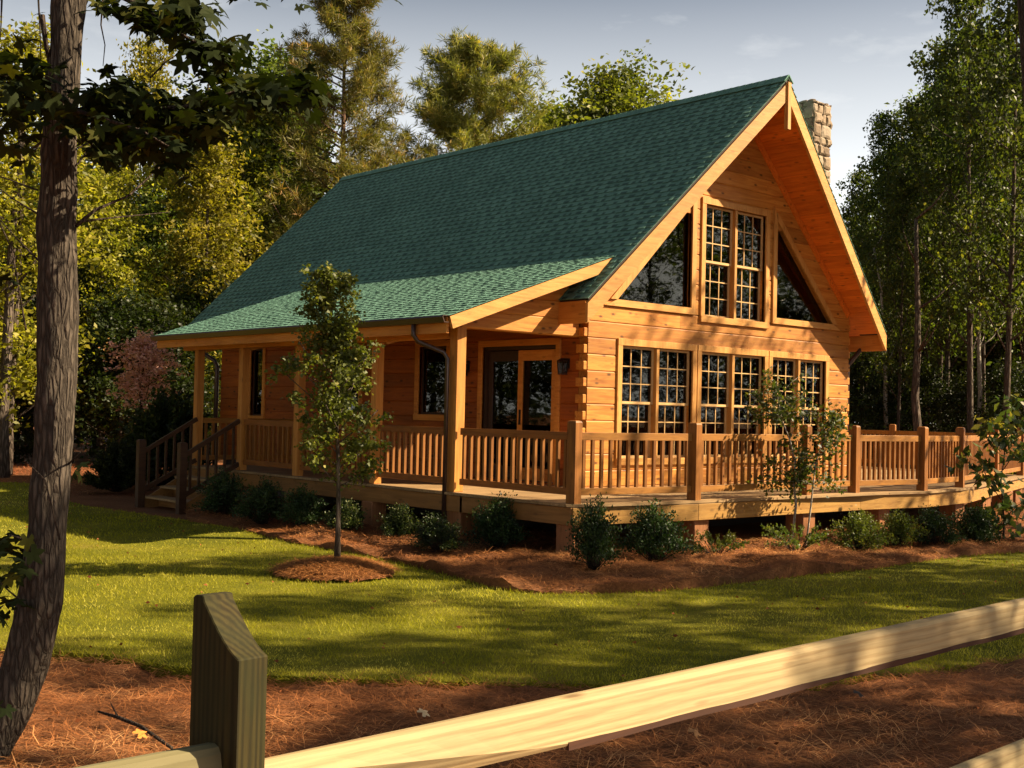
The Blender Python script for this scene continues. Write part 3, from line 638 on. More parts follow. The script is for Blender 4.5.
stones((cx1, cy0, zb0), (0, 1, 0), (0, 0, 1), (1, 0, 0), cy1-cy0, cz1-zb0); stones((cx0, cy0, cz1), (1, 0, 0), (0, 1, 0), (0, 0, 1), cx1-cx0, cy1-cy0)
hb(m, 'stonework', M['stone'], chim)

# ------------------------------------------------------------------ porch and deck platforms
def post_mesh(mb, x, y, z0, z1, w, rz=0, tip=.03):
    c, s = math.cos(rz), math.sin(rz)
    def ring(k, z): return [(x+(a*c-b*s)*k, y+(a*s+b*c)*k, z) for a, b in ((-w, -w), (w, -w), (w, w), (-w, w))]
    mb.lofts([ring(1, z0), ring(1, z1-tip), ring(.86, z1-tip*.35), ring(.55, z1)])
def rail_bay(thing, p, q, mat, z0=0.0, tr=.915, br=.20, step=.145, bw=.021):
    p, q = Vector((p[0], p[1], 0)), Vector((q[0], q[1], 0)); d = (q-p); L = d.length; d.normalize(); up = Vector((0, 0, 1))
    r = MB().beam(p+up*(z0+tr-.05), q+up*(z0+tr-.05), .045, .10).build('railing', mat, thing, bevel=.004)
    MB().beam(p+up*(z0+br-.05), q+up*(z0+br-.05), .042, .09).build('bottom_rail', mat, r, bevel=.004)
    n = max(1, int(L/step)); base = None
    for k in range(n):
        c = p+d*((k+.5)*L/n); nn = Vector((-d.y, d.x, 0)); yw = math.atan2(d.y, d.x)
        o = MB().beam(c+up*(z0+br-.004), c+up*(z0+tr-.095), 2*bw, 2*bw, d).build('baluster', M['post'], r)
    return r
porch = empty('side_porch', (-1.3, 3, G), label='raised side porch with plank floor and railing along the long shaded log wall', cat='porch')
porch.location = (0, 0, 0)
def slab(poly, z0, z1): return MB().loft([(x, y, z0) for x, y in poly], [(x, y, z1) for x, y in poly])
def planks(poly, axis, w, z0, z1, gap=.006):
    """boards running along axis, cut to a convex outline"""
    m = MB(); o = 1-axis; lo = min(p[o] for p in poly); hi = max(p[o] for p in poly); c = lo
    while c < hi-.01:
        a, b = c, min(c+w-gap, hi)
        def span(v):
            xs = []
            for i in range(len(poly)):
                p, q = poly[i], poly[(i+1) % len(poly)]
                if (p[o]-v)*(q[o]-v) < 0 or p[o] == v: t = 0 if q[o] == p[o] else (v-p[o])/(q[o]-p[o]); xs.append(p[axis]+t*(q[axis]-p[axis]))
            return (min(xs), max(xs)) if len(xs) > 1 else None
        sa, sb = span(a+.001), span(b-.001)
        if sa and sb:
            pt = (lambda u, v, z: (u, v, z)) if axis == 0 else (lambda u, v, z: (v, u, z))
            m.loft([pt(sa[0], a, z0), pt(sa[1], a, z0), pt(sb[1], b, z0), pt(sb[0], b, z0)], [pt(sa[0], a, z1), pt(sa[1], a, z1), pt(sb[1], b, z1), pt(sb[0], b, z1)])
        c += w
    return m
planks([(-2.70, -.2), (-.02, -.2), (-.02, 8.0), (-2.70, 8.0)], 0, .142, -.035, 0).build('floor', M['deck'], porch)
def rim(thing, pts, z0, z1, mat, inset=.05):
    for p, q in zip(pts, pts[1:]):
        MB().beam((p[0], p[1], (z0+z1)/2), (q[0], q[1], (z0+z1)/2), .045, z1-z0).build('rim_board', mat, thing, bevel=.004)
rim(porch, [(-2.64, -.2), (-2.64, 7.95)], -.27, -.045, M['rim_y']); rim(porch, [(-2.6, 7.95), (-.02, 7.95)], -.27, -.045, M['rim'])
for y in (2.05, 4.3, 6.1, 7.85): MB().box((-2.70, y-.14, G-.1), (-2.42, y+.14, -.27)).build('pier', M['pier'], porch, bevel=.01)
for a, b in zip(PPY[:3], PPY[1:4]): rail_bay(porch, (-2.53, a+.17), (-2.53, b+.0), M['rail_y'])
rail_bay(porch, (-2.44, 7.88), (-.05, 7.88), M['rail'])
deck = empty('front_deck', (0, 0, 0), label='long sunlit timber deck with railing wrapping the gable front of the house', cat='deck')
DP = [(-2.70, -.206), (-2.70, -2.42), (-.5, -2.71), (2.1, -2.76), (3.4, -2.80), (5.1, -3.02), (6.85, -2.83), (13.1, -.95), (13.1, 5.2), (7.36, 5.2), (7.36, -.206)]
planks([(-2.70, -.206), (-2.70, -2.42), (-.5, -2.71), (2.1, -2.76), (3.4, -2.80), (5.1, -3.02), (6.85, -2.83), (7.36, -2.68), (7.36, -.206)], 0, .142, -.035, 0).build('floor', M['deck'], deck)
planks([(7.363, -2.68), (13.1, -.95), (13.1, 5.2), (7.363, 5.2)], 0, .142, -.035, 0).build('floor', M['deck'], deck)
ins = lambda p: (p[0]+(.06 if p[0] < -2 else 0)-(.06 if p[0] > 13 else 0), p[1]+(.06 if p[1] < 0 else 0))
rp_ = [ins(p) for p in DP[:9]]; rim(deck, rp_[:2], -.27, -.045, M['rim_y']); rim(deck, rp_[1:8], -.27, -.045, M['rim']); rim(deck, rp_[7:9], -.27, -.045, M['rim_y'])
MB().box((-.0, -.2, -.28), (7.35, -.02, -.05)).build('ledger', M['block'], deck)
for x, y in [(-2.45, -2.2), (-2.45, .05), (-.35, -2.45), (2.15, -2.5), (4.2, -2.55), (6.7, -2.55), (9.0, -1.9), (11.3, -1.25), (12.9, -.7), (12.9, 2.5), (12.9, 4.9)]:
    MB().box((x-.16, y-.16, G-.1), (x+.16, y+.16, -.27)).build('pier', M['pier'], deck, bevel=.01)
DPO = [(-2.54, -2.28), (-.46, -2.55), (2.11, -2.60), (3.39, -2.64), (5.11, -2.86), (6.77, -2.66), (9.9, -1.76), (12.95, -.86), (12.95, 2.3), (12.95, 5.0)]
for i, (x, y) in enumerate(DPO):
    m = MB(); post_mesh(m, x, y, 0, 1.07, .07, .12 if i < 5 else .3); m.build('post', M['post'], deck)
rail_bay(deck, (-2.54, .0), (-2.54, -2.2), M['rail_y'])
for p, q in zip(DPO, DPO[1:]):
    d = (Vector(q)-Vector(p)).normalized()*.07; rail_bay(deck, Vector(p)+d, Vector(q)-d, M['rail'], step=.148 if p[0] < 3 else .118)
# steps
st = empty('porch_steps', (-3.3, 7.0, G), label='short flight of wooden steps with sloping handrails at the far end of porch', cat='steps'); st.location = (0, 0, 0)
for k in range(3):
    x = -2.74-.29*k; z = -.18*(k+1)
    MB().box((x-.30, 6.28, z-.04), (x+.02, 7.78, z)).build('tread', M['deck'], st, bevel=.004); MB().box((x-.03, 6.3, z-.19), (x-.005, 7.76, z-.04)).build('riser', M['rim_y'], st)
for y in (6.24, 7.80):
    MB().loft([(-2.70, y-.02, -.06), (-2.70, y-.02, -.36), (-3.45, y-.02, G-.1), (-3.63, y-.02, G-.1), (-3.63, y-.02, -.60)], [(-2.70, y+.02, -.06), (-2.70, y+.02, -.36), (-3.45, y+.02, G-.1), (-3.63, y+.02, G-.1), (-3.63, y+.02, -.60)]).build('stringer', M['rim_y'], st)
    yn = y-.06 if y < 7 else y+.0
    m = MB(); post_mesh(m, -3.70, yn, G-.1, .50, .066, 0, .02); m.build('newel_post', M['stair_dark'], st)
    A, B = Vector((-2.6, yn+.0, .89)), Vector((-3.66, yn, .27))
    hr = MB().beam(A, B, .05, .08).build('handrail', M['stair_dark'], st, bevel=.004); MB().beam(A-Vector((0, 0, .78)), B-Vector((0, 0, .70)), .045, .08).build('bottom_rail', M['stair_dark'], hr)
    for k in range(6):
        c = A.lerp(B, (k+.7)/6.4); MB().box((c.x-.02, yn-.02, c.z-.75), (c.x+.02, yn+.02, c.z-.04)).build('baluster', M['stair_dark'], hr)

# ------------------------------------------------------------------ lanterns, table lamp
def lantern(y, z, label):
    t = empty('wall_lantern', (0, y, z), label=label, cat='lantern', group='lanterns by the patio door')
    m = MB(); m.box((-.02, -.05, -.06), (.0, .05, .10)); m.tube([(-.01, 0, .05), (-.06, 0, .09), (-.11, 0, .07)], .009, 6); m.build('bracket', M['black'], t)
    m = MB(); m.lofts([[(-.11+a*.075, b*.075, .055) for a, b in ((-1, -1), (1, -1), (1, 1), (-1, 1))], [(-.11+a*.02, b*.02, .10) for a, b in ((-1, -1), (1, -1), (1, 1), (-1, 1))]])
    m.box((-.165, -.055, -.16), (-.055, .055, -.145))
    for a in (-1, 1):
        for b in (-1, 1): m.beam((-.11+a*.048, b*.048, -.145), (-.11+a*.06, b*.06, .055), .012, .012, (1, 0, 0))
    m.build('cage', M['black'], t)
    MB().lofts([[(-.11+a*.042, b*.042, -.14) for a, b in ((-1, -1), (1, -1), (1, 1), (-1, 1))], [(-.11+a*.054, b*.054, .05) for a, b in ((-1, -1), (1, -1), (1, 1), (-1, 1))]]).build('glass', M['glass'], t)
lantern(.45, 1.93, 'small black glass lantern on the log wall between patio door and house corner'); lantern(2.92, 1.93, 'small black lantern on the log wall between patio door and porch window')
tl = empty('table_lamp', (3.75, .75, .75), label='table lamp with pale shade seen through the middle ground floor window', cat='lamp')
m = MB(); rings = [(.07, 0), (.08, .03), (.05, .08), (.09, .2), (.05, .34), (.015, .38), (.015, .48)]
m.lofts([[(r*math.cos(a), r*math.sin(a), z) for a in np.linspace(0, 2*math.pi, 14, endpoint=False)] for r, z in rings]); m.build('base', M['stone'], tl, smooth=True)
MB().lofts([[(r*math.cos(a), r*math.sin(a), z) for a in np.linspace(0, 2*math.pi, 20, endpoint=False)] for r, z in ((.2, .42), (.11, .70))]).build('lamp_shade', M['shade'], tl, smooth=True)
tt = empty('side_table', (3.75, .75, 0), label='small wooden table under the lamp behind the middle window', cat='table')
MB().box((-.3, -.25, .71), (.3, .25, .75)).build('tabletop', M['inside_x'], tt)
for a in (-1, 1):
    for b in (-1, 1): MB().box((a*.25-.02, b*.2-.02, -.02), (a*.25+.02, b*.2+.02, .71)).build('leg', M['inside_x'], tt)
# ------------------------------------------------------------------ fence in front
ZR = 1.1594-.93                               # top of the top rail
def fence_post(x, y, rz, label):
    t = empty('fence_post', (x, y, G), rz, label=label, cat='fence post', group='posts of the rail fence')
    h = 1.1594-.495-G; w, d = .205, .092      # wide across, thin along
    prof = [(0, -.3), (w, -.3), (w, h-.005), (w-.012, h), (w-.045, h+.002)]
    for k in range(8):
        a = k/7; prof.append((w-.05-(w-.05)*a, h-.012-.128*(a**1.0*.45+.55*(math.sin(a*math.pi/2)))))
    m = MB(); m.loft([(-d/2, p, z) for p, z in prof], [(d/2, p, z) for p, z in prof]); m.build('shaft', M['fence_post'], t, bevel=.003)
    return t
POSTXY = (-11.95, -10.54)
fence_post(POSTXY[0], POSTXY[1], math.radians(6), 'weathered greenish fence post with sloping cut top nearest the trunk')
def rail(name, p, q, label, h=.150, t=.085, cut=1.15, mat='fence'):
    """sawn rail: its broad face leans back, a strip of bark is left along the lower edge, the end is pared down to enter the post"""
    p, q = Vector(p), Vector(q); L = (q-p).length; n = 44; rings = []; wane = []; d = (q-p).normalized(); nn = Vector((d.y, -d.x, 0))
    for i in range(n+1):
        s = i/n*L; c = p.lerp(q, i/n); wob = .004*math.sin(s*2.1)+.0025*math.sin(s*5.3+1); k = max(0.0, 1-s/cut)
        cz = -h*.93+(h*.80)*k; inn = .055*k
        prof = [(-t*.5, -.03), (-t*.42, -.004), (-t*.1, 0), (t*.12, -.006), (t*.24, -.022), (t*.5, cz), (t*.5-inn+.001*(k == 0), -h*.935), (t*.46-inn, -h), (-t*.42, -h), (-t*.5, -h*.93)]
        rings.append([c+nn*(a+wob)+Vector((0, 0, b+wob*.6)) for a, b in prof])
        if s > cut*.98: wane.append([c+nn*(a+wob)+Vector((0, 0, b+wob*.6)) for a, b in ((t*.44, -h*.93), (t*.53, -h*.93-.003*math.sin(s*9)), (t*.54, -h-.012-.003*math.sin(s*6)), (t*.40, -h-.013))])
    o = MB().lofts(rings).build(name, M[mat], smooth=False, label=label, cat='fence rail', group='rails of the rail fence')
    if len(wane) > 2: MB().lofts(wane).build('bark_edge', M['wane'], o)
    return o
yR = -10.46
rail('fence_rail', (POSTXY[0]+.03, yR+.06, ZR-.02), (-5.2, -10.24, ZR), 'long pale fence rail running from the cut-top post past the lawn')
rail('fence_rail', (-15.4, -10.42, ZR+.06), (POSTXY[0]+.0, -10.46, ZR+.07), 'short visible end of a grey-green rail entering the post from the left', mat='fence_grey')
rail('fence_rail', (POSTXY[0]+.03, yR+.06, ZR-.78), (-5.2, -10.24, ZR-.76), 'lower fence rail just above the pine straw under the long pale rail')
fence_post(-5.15, -10.32, math.radians(2), 'fence post at the far end of the long pale rail')
rail('fence_rail', (-15.4, -10.42, ZR-.74), (POSTXY[0]-.0, -10.46, ZR-.72), 'lower rail entering the cut-top post from the left', mat='fence_grey')

# ------------------------------------------------------------------ plants
def grow(seed, Hh, cb, prof, nl, ncl, npl, lsz, sig, up=.35, trunk_r=.2, wr=.55, lean=(0, 0), twig=True, droop=0, lobes=3, droopleaf=-.15):
    """trunk + limbs (MB) and leaf arrays; prof(t) = crown radius at t in 0..1 from crown base to top"""
    rg = np.random.default_rng(seed); mb = MB(); P = []; D = []; T = []; Ls = []
    def axis(t): return np.array([lean[0]*t*t+.12*math.sin(3*t+seed)*Hh/12, lean[1]*t*t+.12*math.cos(2.3*t+seed)*Hh/12, t*Hh])
    ts = np.linspace(0, 1, 9); mb.tube([axis(t) for t in ts], [max(trunk_r*(1-t)**.8*(1.35 if t == 0 else 1), .012) for t in ts], 8)
    for i in range(nl):
        tt = (i+rg.random())/nl; tt = tt**.85; h = cb+(1-cb)*tt*.97; base = axis(h); az = i*2.4+rg.normal()*.5
        R = max(prof(tt)*rg.uniform(.55, 1.12), .15); rise = up*(1-.5*tt)+rg.normal()*.12
        pts = []
        for k in range(5):
            s = k/4; pts.append(base+np.array([math.cos(az+.15*math.sin(4*s+i))*R*s, math.sin(az+.15*math.sin(4*s+i))*R*s, R*(rise*s+.12*s*s-droop*s*s)]))
        mb.tube(pts, [max(trunk_r*.33*(1-h)**.5*(1-.85*k/4), .006) for k in range(5)], 5)
        for j in range(ncl):
            s = rg.uniform(.32, 1.05); q = min(s, 1)*4; k = min(int(q), 3); c = pts[k]+(pts[k+1]-pts[k])*(q-k)
            c = c+rg.normal(size=3)*sig*np.array([.9, .9, .7])*1.25
            ct = rg.random(); n = max(2, int(npl*rg.uniform(.5, 1.4)))
            P.append(c+rg.normal(size=(n, 3))*sig*np.array([.55, .55, .38])); T.append(np.clip(.45*ct+.55*rg.random(n)*rg.random(n)+.05, 0, 1))
            dd = rg.normal(size=(n, 3)); dd[:, 2] = dd[:, 2]*.6+droopleaf; D.append(dd); Ls.append(lsz*rg.uniform(.6, 1.3, n))
    return mb, np.concatenate(P), np.concatenate(D), np.concatenate(T), np.concatenate(Ls)
def make_tree(name, label, cat, mat, barkm, group=None, wr=.55, **k):
    mb, P, D, T, L = grow(wr=wr, **k)
    t = empty(name, label=label, cat=cat, group=group)
    mb.build('trunk', M[barkm], t, smooth=True)
    link('crown', leaf_mesh('crown', P, D, L, wr, T), M[mat], t); return t
def make_pine(name, label, seed, Hh, cb, prof, nl, ntuft, nn=9, nlen=.26, nw=.016, group=None, trunk_r=.22, up=.25):
    rg = np.random.default_rng(seed); t = empty(name, label=label, cat='pine tree', group=group)
    mb = MB(); ax = lambda s: np.array([.25*math.sin(2*s+seed), .2*math.cos(2.4*s), s*Hh]); ts = np.linspace(0, 1, 9)
    mb.tube([ax(s) for s in ts], [max(trunk_r*(1-.92*s), .015) for s in ts], 8); P = []; D = []; T = []
    for i in range(nl):
        tt = ((i+rg.random())/nl)**.9; h = cb+(1-cb)*tt; b = ax(min(h, 1)); az = i*2.4+rg.normal()*.6; Rr = prof(tt)*rg.uniform(.5, 1.1); pts = []
        for k in range(5): s = k/4; pts.append(b+np.array([math.cos(az)*Rr*s, math.sin(az)*Rr*s, Rr*(up*s*(1-.2*tt)+.35*s*s)+rg.normal()*.05]))
        mb.tube(pts, [max(.06*(1-.85*k/4)*(1.1-tt*.7), .01) for k in range(5)], 5)
        for j in range(ntuft):
            s = rg.uniform(.3, 1.03); q = min(s, 1)*4; k = min(int(q), 3); c = pts[k]+(pts[k+1]-pts[k])*(q-k)+rg.normal(size=3)*np.array([.23, .23, .18])*(.5+.5*Rr/2.5)
            n = nn; out = unit(rg.normal(size=(n, 3))+np.array([math.cos(az)*.5, math.sin(az)*.5, .55])); ct = rg.random()
            P.append(np.repeat(c[None], n, 0)+rg.normal(size=(n, 3))*.03); D.append(out); T.append(np.clip(.6*ct+.3*rg.random(n), 0, 1)*(1.0 if rg.random() > .06 else 1.4))
    P = np.concatenate(P); D = np.concatenate(D); T = np.clip(np.concatenate(T), 0, 1)
    mb.build('trunk', M['bark_pine'], t, smooth=True); link('crown', leaf_mesh('crown', P, D, nlen*rg.uniform(.7, 1.25, len(P)), nw/nlen*2.4, T, .1), M['needle'], t); return t
def put(t, xy, sc=1.0, rz=None, z=G):
    t.location = (xy[0], xy[1], z-.03); t.rotation_euler.z = R_.uniform(0, 6.28) if rz is None else rz
    t.scale = (sc,)*3 if not hasattr(sc, '__len__') else sc; return t
used = set()
def plant(proto, xy, sc=1.0, label=None, group=None, rz=None):
    if proto not in used: used.add(proto); t = proto
    else: t = copy_tree(proto)
    if label: t['label'] = label
    if group: t['group'] = group
    return put(t, xy, sc, rz)
oval = lambda R, p=.35: (lambda t: R*max(.12, (math.sin(math.pi*min(1, (t*.86+.14))**.75))**.8))
cone = lambda R: (lambda t: R*(1.02-t)**.8+.15)
# prototypes, about 15 m tall
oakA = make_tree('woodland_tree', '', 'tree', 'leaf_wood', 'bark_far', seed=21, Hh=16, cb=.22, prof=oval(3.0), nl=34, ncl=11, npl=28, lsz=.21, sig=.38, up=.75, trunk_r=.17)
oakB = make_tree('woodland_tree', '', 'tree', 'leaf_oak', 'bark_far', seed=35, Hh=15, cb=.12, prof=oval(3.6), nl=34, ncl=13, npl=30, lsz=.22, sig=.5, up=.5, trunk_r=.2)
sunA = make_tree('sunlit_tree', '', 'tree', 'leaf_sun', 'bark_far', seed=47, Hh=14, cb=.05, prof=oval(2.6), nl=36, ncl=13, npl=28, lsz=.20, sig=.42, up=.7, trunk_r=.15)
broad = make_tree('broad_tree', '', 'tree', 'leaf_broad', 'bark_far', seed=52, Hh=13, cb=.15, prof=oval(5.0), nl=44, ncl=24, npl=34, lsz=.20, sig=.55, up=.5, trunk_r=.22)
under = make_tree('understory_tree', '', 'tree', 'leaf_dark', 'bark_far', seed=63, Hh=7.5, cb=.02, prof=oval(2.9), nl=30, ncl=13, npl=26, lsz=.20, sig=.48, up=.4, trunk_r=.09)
pineA = make_pine('pine_tree', '', 5, 17, .2, lambda t: 3.7*(1.05-t)**.6, 96, 50, nn=16, nlen=.30, nw=.011)
pineB = make_pine('pine_tree', '', 9, 15, .3, lambda t: 4.2*(1.05-t)**.5*min(1, t*4+.4), 62, 92, nn=16, nlen=.32, nw=.012)
def hgt(v, depth): return (405-v)/FPX*depth+1.88
def row(proto, hp, lst, label, group, w=1.0):
    for u, d, v in lst: s = hgt(v, d)/hp; plant(proto, on_ground(u, d), (s*w, s*w, s), label, group)
# the trees one can tell apart
plant(pineA, on_ground(337, 44), hgt(-28, 44)/17, 'tall warm-lit pine rising behind the left end of the roof ridge', 'pines behind the house')
plant(pineB, on_ground(466, 52), hgt(36, 52)/15.3, 'broad rounded pine standing above the middle of the roof ridge', 'pines behind the house')
plant(broad, on_ground(618, 60), (hgt(64, 60)/13.2,)*3, 'rounded yellow-green broadleaf crown above the roof ridge near the gable')
plant(broad, on_ground(548, 64), hgt(96, 64)/13.5, 'small low crown between the rounded pine and the yellow-green tree over the ridge')
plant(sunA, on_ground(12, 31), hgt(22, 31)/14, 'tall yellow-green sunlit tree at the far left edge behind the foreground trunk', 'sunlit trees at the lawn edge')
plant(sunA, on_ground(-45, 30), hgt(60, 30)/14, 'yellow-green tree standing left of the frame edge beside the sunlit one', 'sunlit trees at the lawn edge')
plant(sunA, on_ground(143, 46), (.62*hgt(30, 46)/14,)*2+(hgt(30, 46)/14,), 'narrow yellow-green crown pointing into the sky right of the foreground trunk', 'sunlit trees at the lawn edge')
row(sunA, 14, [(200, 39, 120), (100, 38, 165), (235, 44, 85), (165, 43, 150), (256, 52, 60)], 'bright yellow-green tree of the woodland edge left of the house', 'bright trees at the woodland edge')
row(oakB, 15, [(238, 44, 70), (70, 46, 120), (275, 50, 40), (150, 42, 190)], 'mid green woodland tree behind the lawn on the left of the house', 'woodland trees left of the house')
row(oakA, 16, [(30, 52, 130), (120, 54, 140), (215, 55, 90), (300, 54, 110)], 'tall tree deep in the wood on the left of the house', 'deep woodland trees left of the house')
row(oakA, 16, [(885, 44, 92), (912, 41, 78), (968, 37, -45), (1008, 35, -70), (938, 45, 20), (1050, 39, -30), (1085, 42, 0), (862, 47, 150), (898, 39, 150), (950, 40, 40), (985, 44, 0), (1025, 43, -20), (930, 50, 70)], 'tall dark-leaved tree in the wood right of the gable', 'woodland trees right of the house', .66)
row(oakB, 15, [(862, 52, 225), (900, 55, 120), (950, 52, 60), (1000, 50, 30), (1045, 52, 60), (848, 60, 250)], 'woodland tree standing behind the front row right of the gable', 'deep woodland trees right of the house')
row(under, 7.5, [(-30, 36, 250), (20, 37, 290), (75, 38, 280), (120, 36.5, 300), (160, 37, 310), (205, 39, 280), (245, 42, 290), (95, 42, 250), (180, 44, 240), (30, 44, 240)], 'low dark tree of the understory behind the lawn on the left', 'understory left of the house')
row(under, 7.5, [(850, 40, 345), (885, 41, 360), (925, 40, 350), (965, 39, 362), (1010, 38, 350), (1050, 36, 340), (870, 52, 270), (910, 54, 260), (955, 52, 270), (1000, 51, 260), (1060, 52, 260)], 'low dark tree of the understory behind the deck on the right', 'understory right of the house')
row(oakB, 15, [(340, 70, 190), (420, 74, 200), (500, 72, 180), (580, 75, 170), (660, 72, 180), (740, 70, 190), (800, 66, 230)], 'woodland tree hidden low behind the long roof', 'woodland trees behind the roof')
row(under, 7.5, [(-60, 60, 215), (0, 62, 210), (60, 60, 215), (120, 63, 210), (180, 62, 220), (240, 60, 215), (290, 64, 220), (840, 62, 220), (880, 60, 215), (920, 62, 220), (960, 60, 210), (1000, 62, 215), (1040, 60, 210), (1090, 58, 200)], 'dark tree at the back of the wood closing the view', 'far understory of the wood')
# bare trunks in the shade of the wood
def bare(u, d, v, r, label, mat='bark_pale', seed=0):
    rr = random.Random(seed); h = hgt(v, d); t = empty('bare_trunk', tuple(on_ground(u, d)-np.array([0, 0, .1])), label=label, cat='tree')
    m = MB(); lx, ly = rr.uniform(-.5, .5), rr.uniform(-.5, .5); pts = [(lx*(k/6)**2+rr.uniform(-.06, .06), ly*(k/6)**2+rr.uniform(-.06, .06), h*k/6) for k in range(7)]
    m.tube(pts, [r*(1-.11*k) for k in range(7)], 7)
    for k in range(5):
        b = np.array(pts[3+k % 4]); a = rr.uniform(0, 6.28); q = b+np.array([math.cos(a)*1.1, math.sin(a)*1.1, .9]); m.tube([b, (b+q)/2+np.array([0, 0, -.1]), q], [r*.3, r*.2, r*.06], 5)
    m.build('trunk', M[mat], t, smooth=True)
bare(888, 40, 230, .09, 'slim pale trunk just right of the roof eave in the dark wood', seed=1); bare(980, 38, 190, .09, 'slim pale trunk among dark leaves near the right edge', seed=2)
bare(918, 36, 200, .15, 'brown forked trunk in the wood right of the gable', 'bark_far', 3); bare(150, 43, 110, .10, 'thin pale trunk in the dark wood above the purple shrub', seed=4)
bare(112, 43, 140, .08, 'thin trunk in the dark wood between foreground trunk and purple shrub', 'bark_far', 5); bare(6, 30, 100, .17, 'grey trunk of the sunlit trees at the far left edge', 'bark_far', 6)

# tall trees beyond the right edge of the picture; their shade falls on the lawn
def sun_xy(c, s): return np.array([c*.618+s*.786, c*.786-s*.618])
shade = [(-4.4, 15, .95), (-7.3, 17, 1.0), (-10.2, 14.5, .9), (-12.6, 8.5, .7), (-13.4, 14, .8), (-5.8, 26, 1.15), (-1.8, 23, .9), (-11.6, 21, 1.1), (-8.6, 25, 1.15), (-6.2, 20.5, 1.0), (-9.7, 19.5, 1.05)]
shadeP = make_tree('shade_tree', '', 'tree', 'leaf_oak', 'bark_far', seed=83, Hh=16, cb=.25, prof=oval(3.0), nl=24, ncl=7, npl=20, lsz=.22, sig=.34, up=.7, trunk_r=.17)
for c, s, k in shade: plant(shadeP, sun_xy(c, s), k, 'tall tree beyond the right edge shading the lawn', 'trees shading the lawn')
# the woods across the lane, mirrored in the window panes
for i in range(16):
    c = -34+i*4.6; plant(oakA if i % 2 else oakB, sun_xy(c, 44+(i*7 % 5)*1.6), 1.0+.06*(i % 3), 'tall tree of the wood across the lane, beyond the right edge', 'wood across the lane')
for i in range(9):
    plant(oakB if i % 2 else oakA, (-32+(i*5 % 4)*1.5-i*.6, -14+i*4.6), 1.0, 'tall tree of the wood beyond the left edge', 'wood beyond the left edge')
for i in range(14): plant(under, sun_xy(-30+i*4.4, 42.5+(i*5 % 4)*1.2), 1.0, 'low dark tree at the edge of the wood across the lane', 'understory across the lane')
for i in range(12):
    x, y = -34+i*2.5, 20+i*2.3; plant(oakB if i % 2 else oakA, (x, y), 1.0, 'tall tree of the wood beyond the left edge', 'wood beyond the left edge'); plant(under, (x+2, y-1.5), 1.0, 'low dark tree of the wood beyond the left edge', 'understory beyond the left edge')
# sparse crown dappling the gable
thin = make_tree('thin_tree', 'open-crowned tree beyond the right edge dappling the log gable', 'tree', 'leaf_oak', 'bark_far', seed=77, Hh=15, cb=.35, prof=oval(3.0), nl=22, ncl=5, npl=16, lsz=.22, sig=.4, up=.6, trunk_r=.17)
plant(thin, sun_xy(1.2, 17), 1.0)
# dark trunk in the right edge of the frame
bt = empty('roadside_tree', tuple(on_ground(1074, 14)-np.array([0, 0, .1])), label='dark trunk cut by the upper right edge of the picture', cat='tree')
m = MB(); rgt = Vector((RGT[0], RGT[1], 0)); m.tube([rgt*(-.105*k) + Vector((0, 0, k*1.3)) for k in range(8)], [.19-.008*k for k in range(8)], 10); m.build('trunk', M['bark'], bt, smooth=True)
mb, P, D, T, L = grow(seed=91, Hh=7, cb=.1, prof=oval(2.4), nl=22, ncl=8, npl=18, lsz=.18, sig=.4, up=.6, trunk_r=.08)
link('crown', leaf_mesh('crown', P+np.array([-.4, .2, 8.4]), D, L, .55, T), M['leaf_oak'], bt)

# ------------------------------------------------------------------ foreground sweet gum
gz = 6.45
base = at_depth(-20, 772, gz); gum = empty('foreground_tree', (base[0], base[1], G), label='large foreground tree with curved grey trunk and star shaped leaves', cat='tree'); gum_o = np.array([base[0], base[1], G])
tp = [(-34, 800, 24), (-14, 758, 23), (6, 715, 22), (19, 680, 21), (30, 645, 20.5), (39, 600, 20), (46, 530, 19.5), (53, 450, 19), (56, 380, 18.5), (57.5, 300, 18), (57, 220, 17.5), (60, 130, 17), (66, 40, 16), (71, -40, 15), (75, -140, 13), (80, -300, 10)]
sc_ = gz/FPX
pts = [at_depth(u, v, gz)-gum_o for u, v, w in tp]; pts = [pts[0]+np.array([0, 0, -.12])]+pts[1:]
rg = np.random.default_rng(4)
def bark_tube(pts, rad, seg, nsub):
    V = []; F = []; ps = []; rs = []
    for i in range(len(pts)-1):
        for k in range(nsub): a = k/nsub; ps.append(pts[i]*(1-a)+pts[i+1]*a); rs.append(rad[i]*(1-a)+rad[i+1]*a)
    ps.append(pts[-1]); rs.append(rad[-1]); ps = np.array(ps); th = np.linspace(0, 2*math.pi, seg, endpoint=False)
    zz = ps[:, 2]
    for i in range(len(ps)):
        ph = th*rs[0]*9; rr_ = rs[i]*(1+.12*(vnoise(ph*1.6+17, np.full(seg, zz[i]*5), 2)-.5)*2+.05*(vnoise(th*14, np.full(seg, zz[i]*9), 7)-.5)*2+.05*math.sin(zz[i]*3.1))
        V.append(np.stack([ps[i, 0]+np.cos(th)*rr_, ps[i, 1]+np.sin(th)*rr_, np.full(seg, zz[i])], 1))
    n = len(ps); a = np.arange(n-1)[:, None]*seg+np.arange(seg)[None]; b = np.arange(n-1)[:, None]*seg+(np.arange(seg)[None]+1) % seg
    F = np.stack([a, b, b+seg, a+seg], -1).reshape(-1, 4); return np_mesh('trunk', np.concatenate(V), F, smooth=True)
link('trunk', bark_tube(pts, [w*sc_*(1.35 if i == 0 else 1.1 if i == 1 else 1) for i, (_, _, w) in enumerate(tp)], 40, 10), M['bark'], gum)
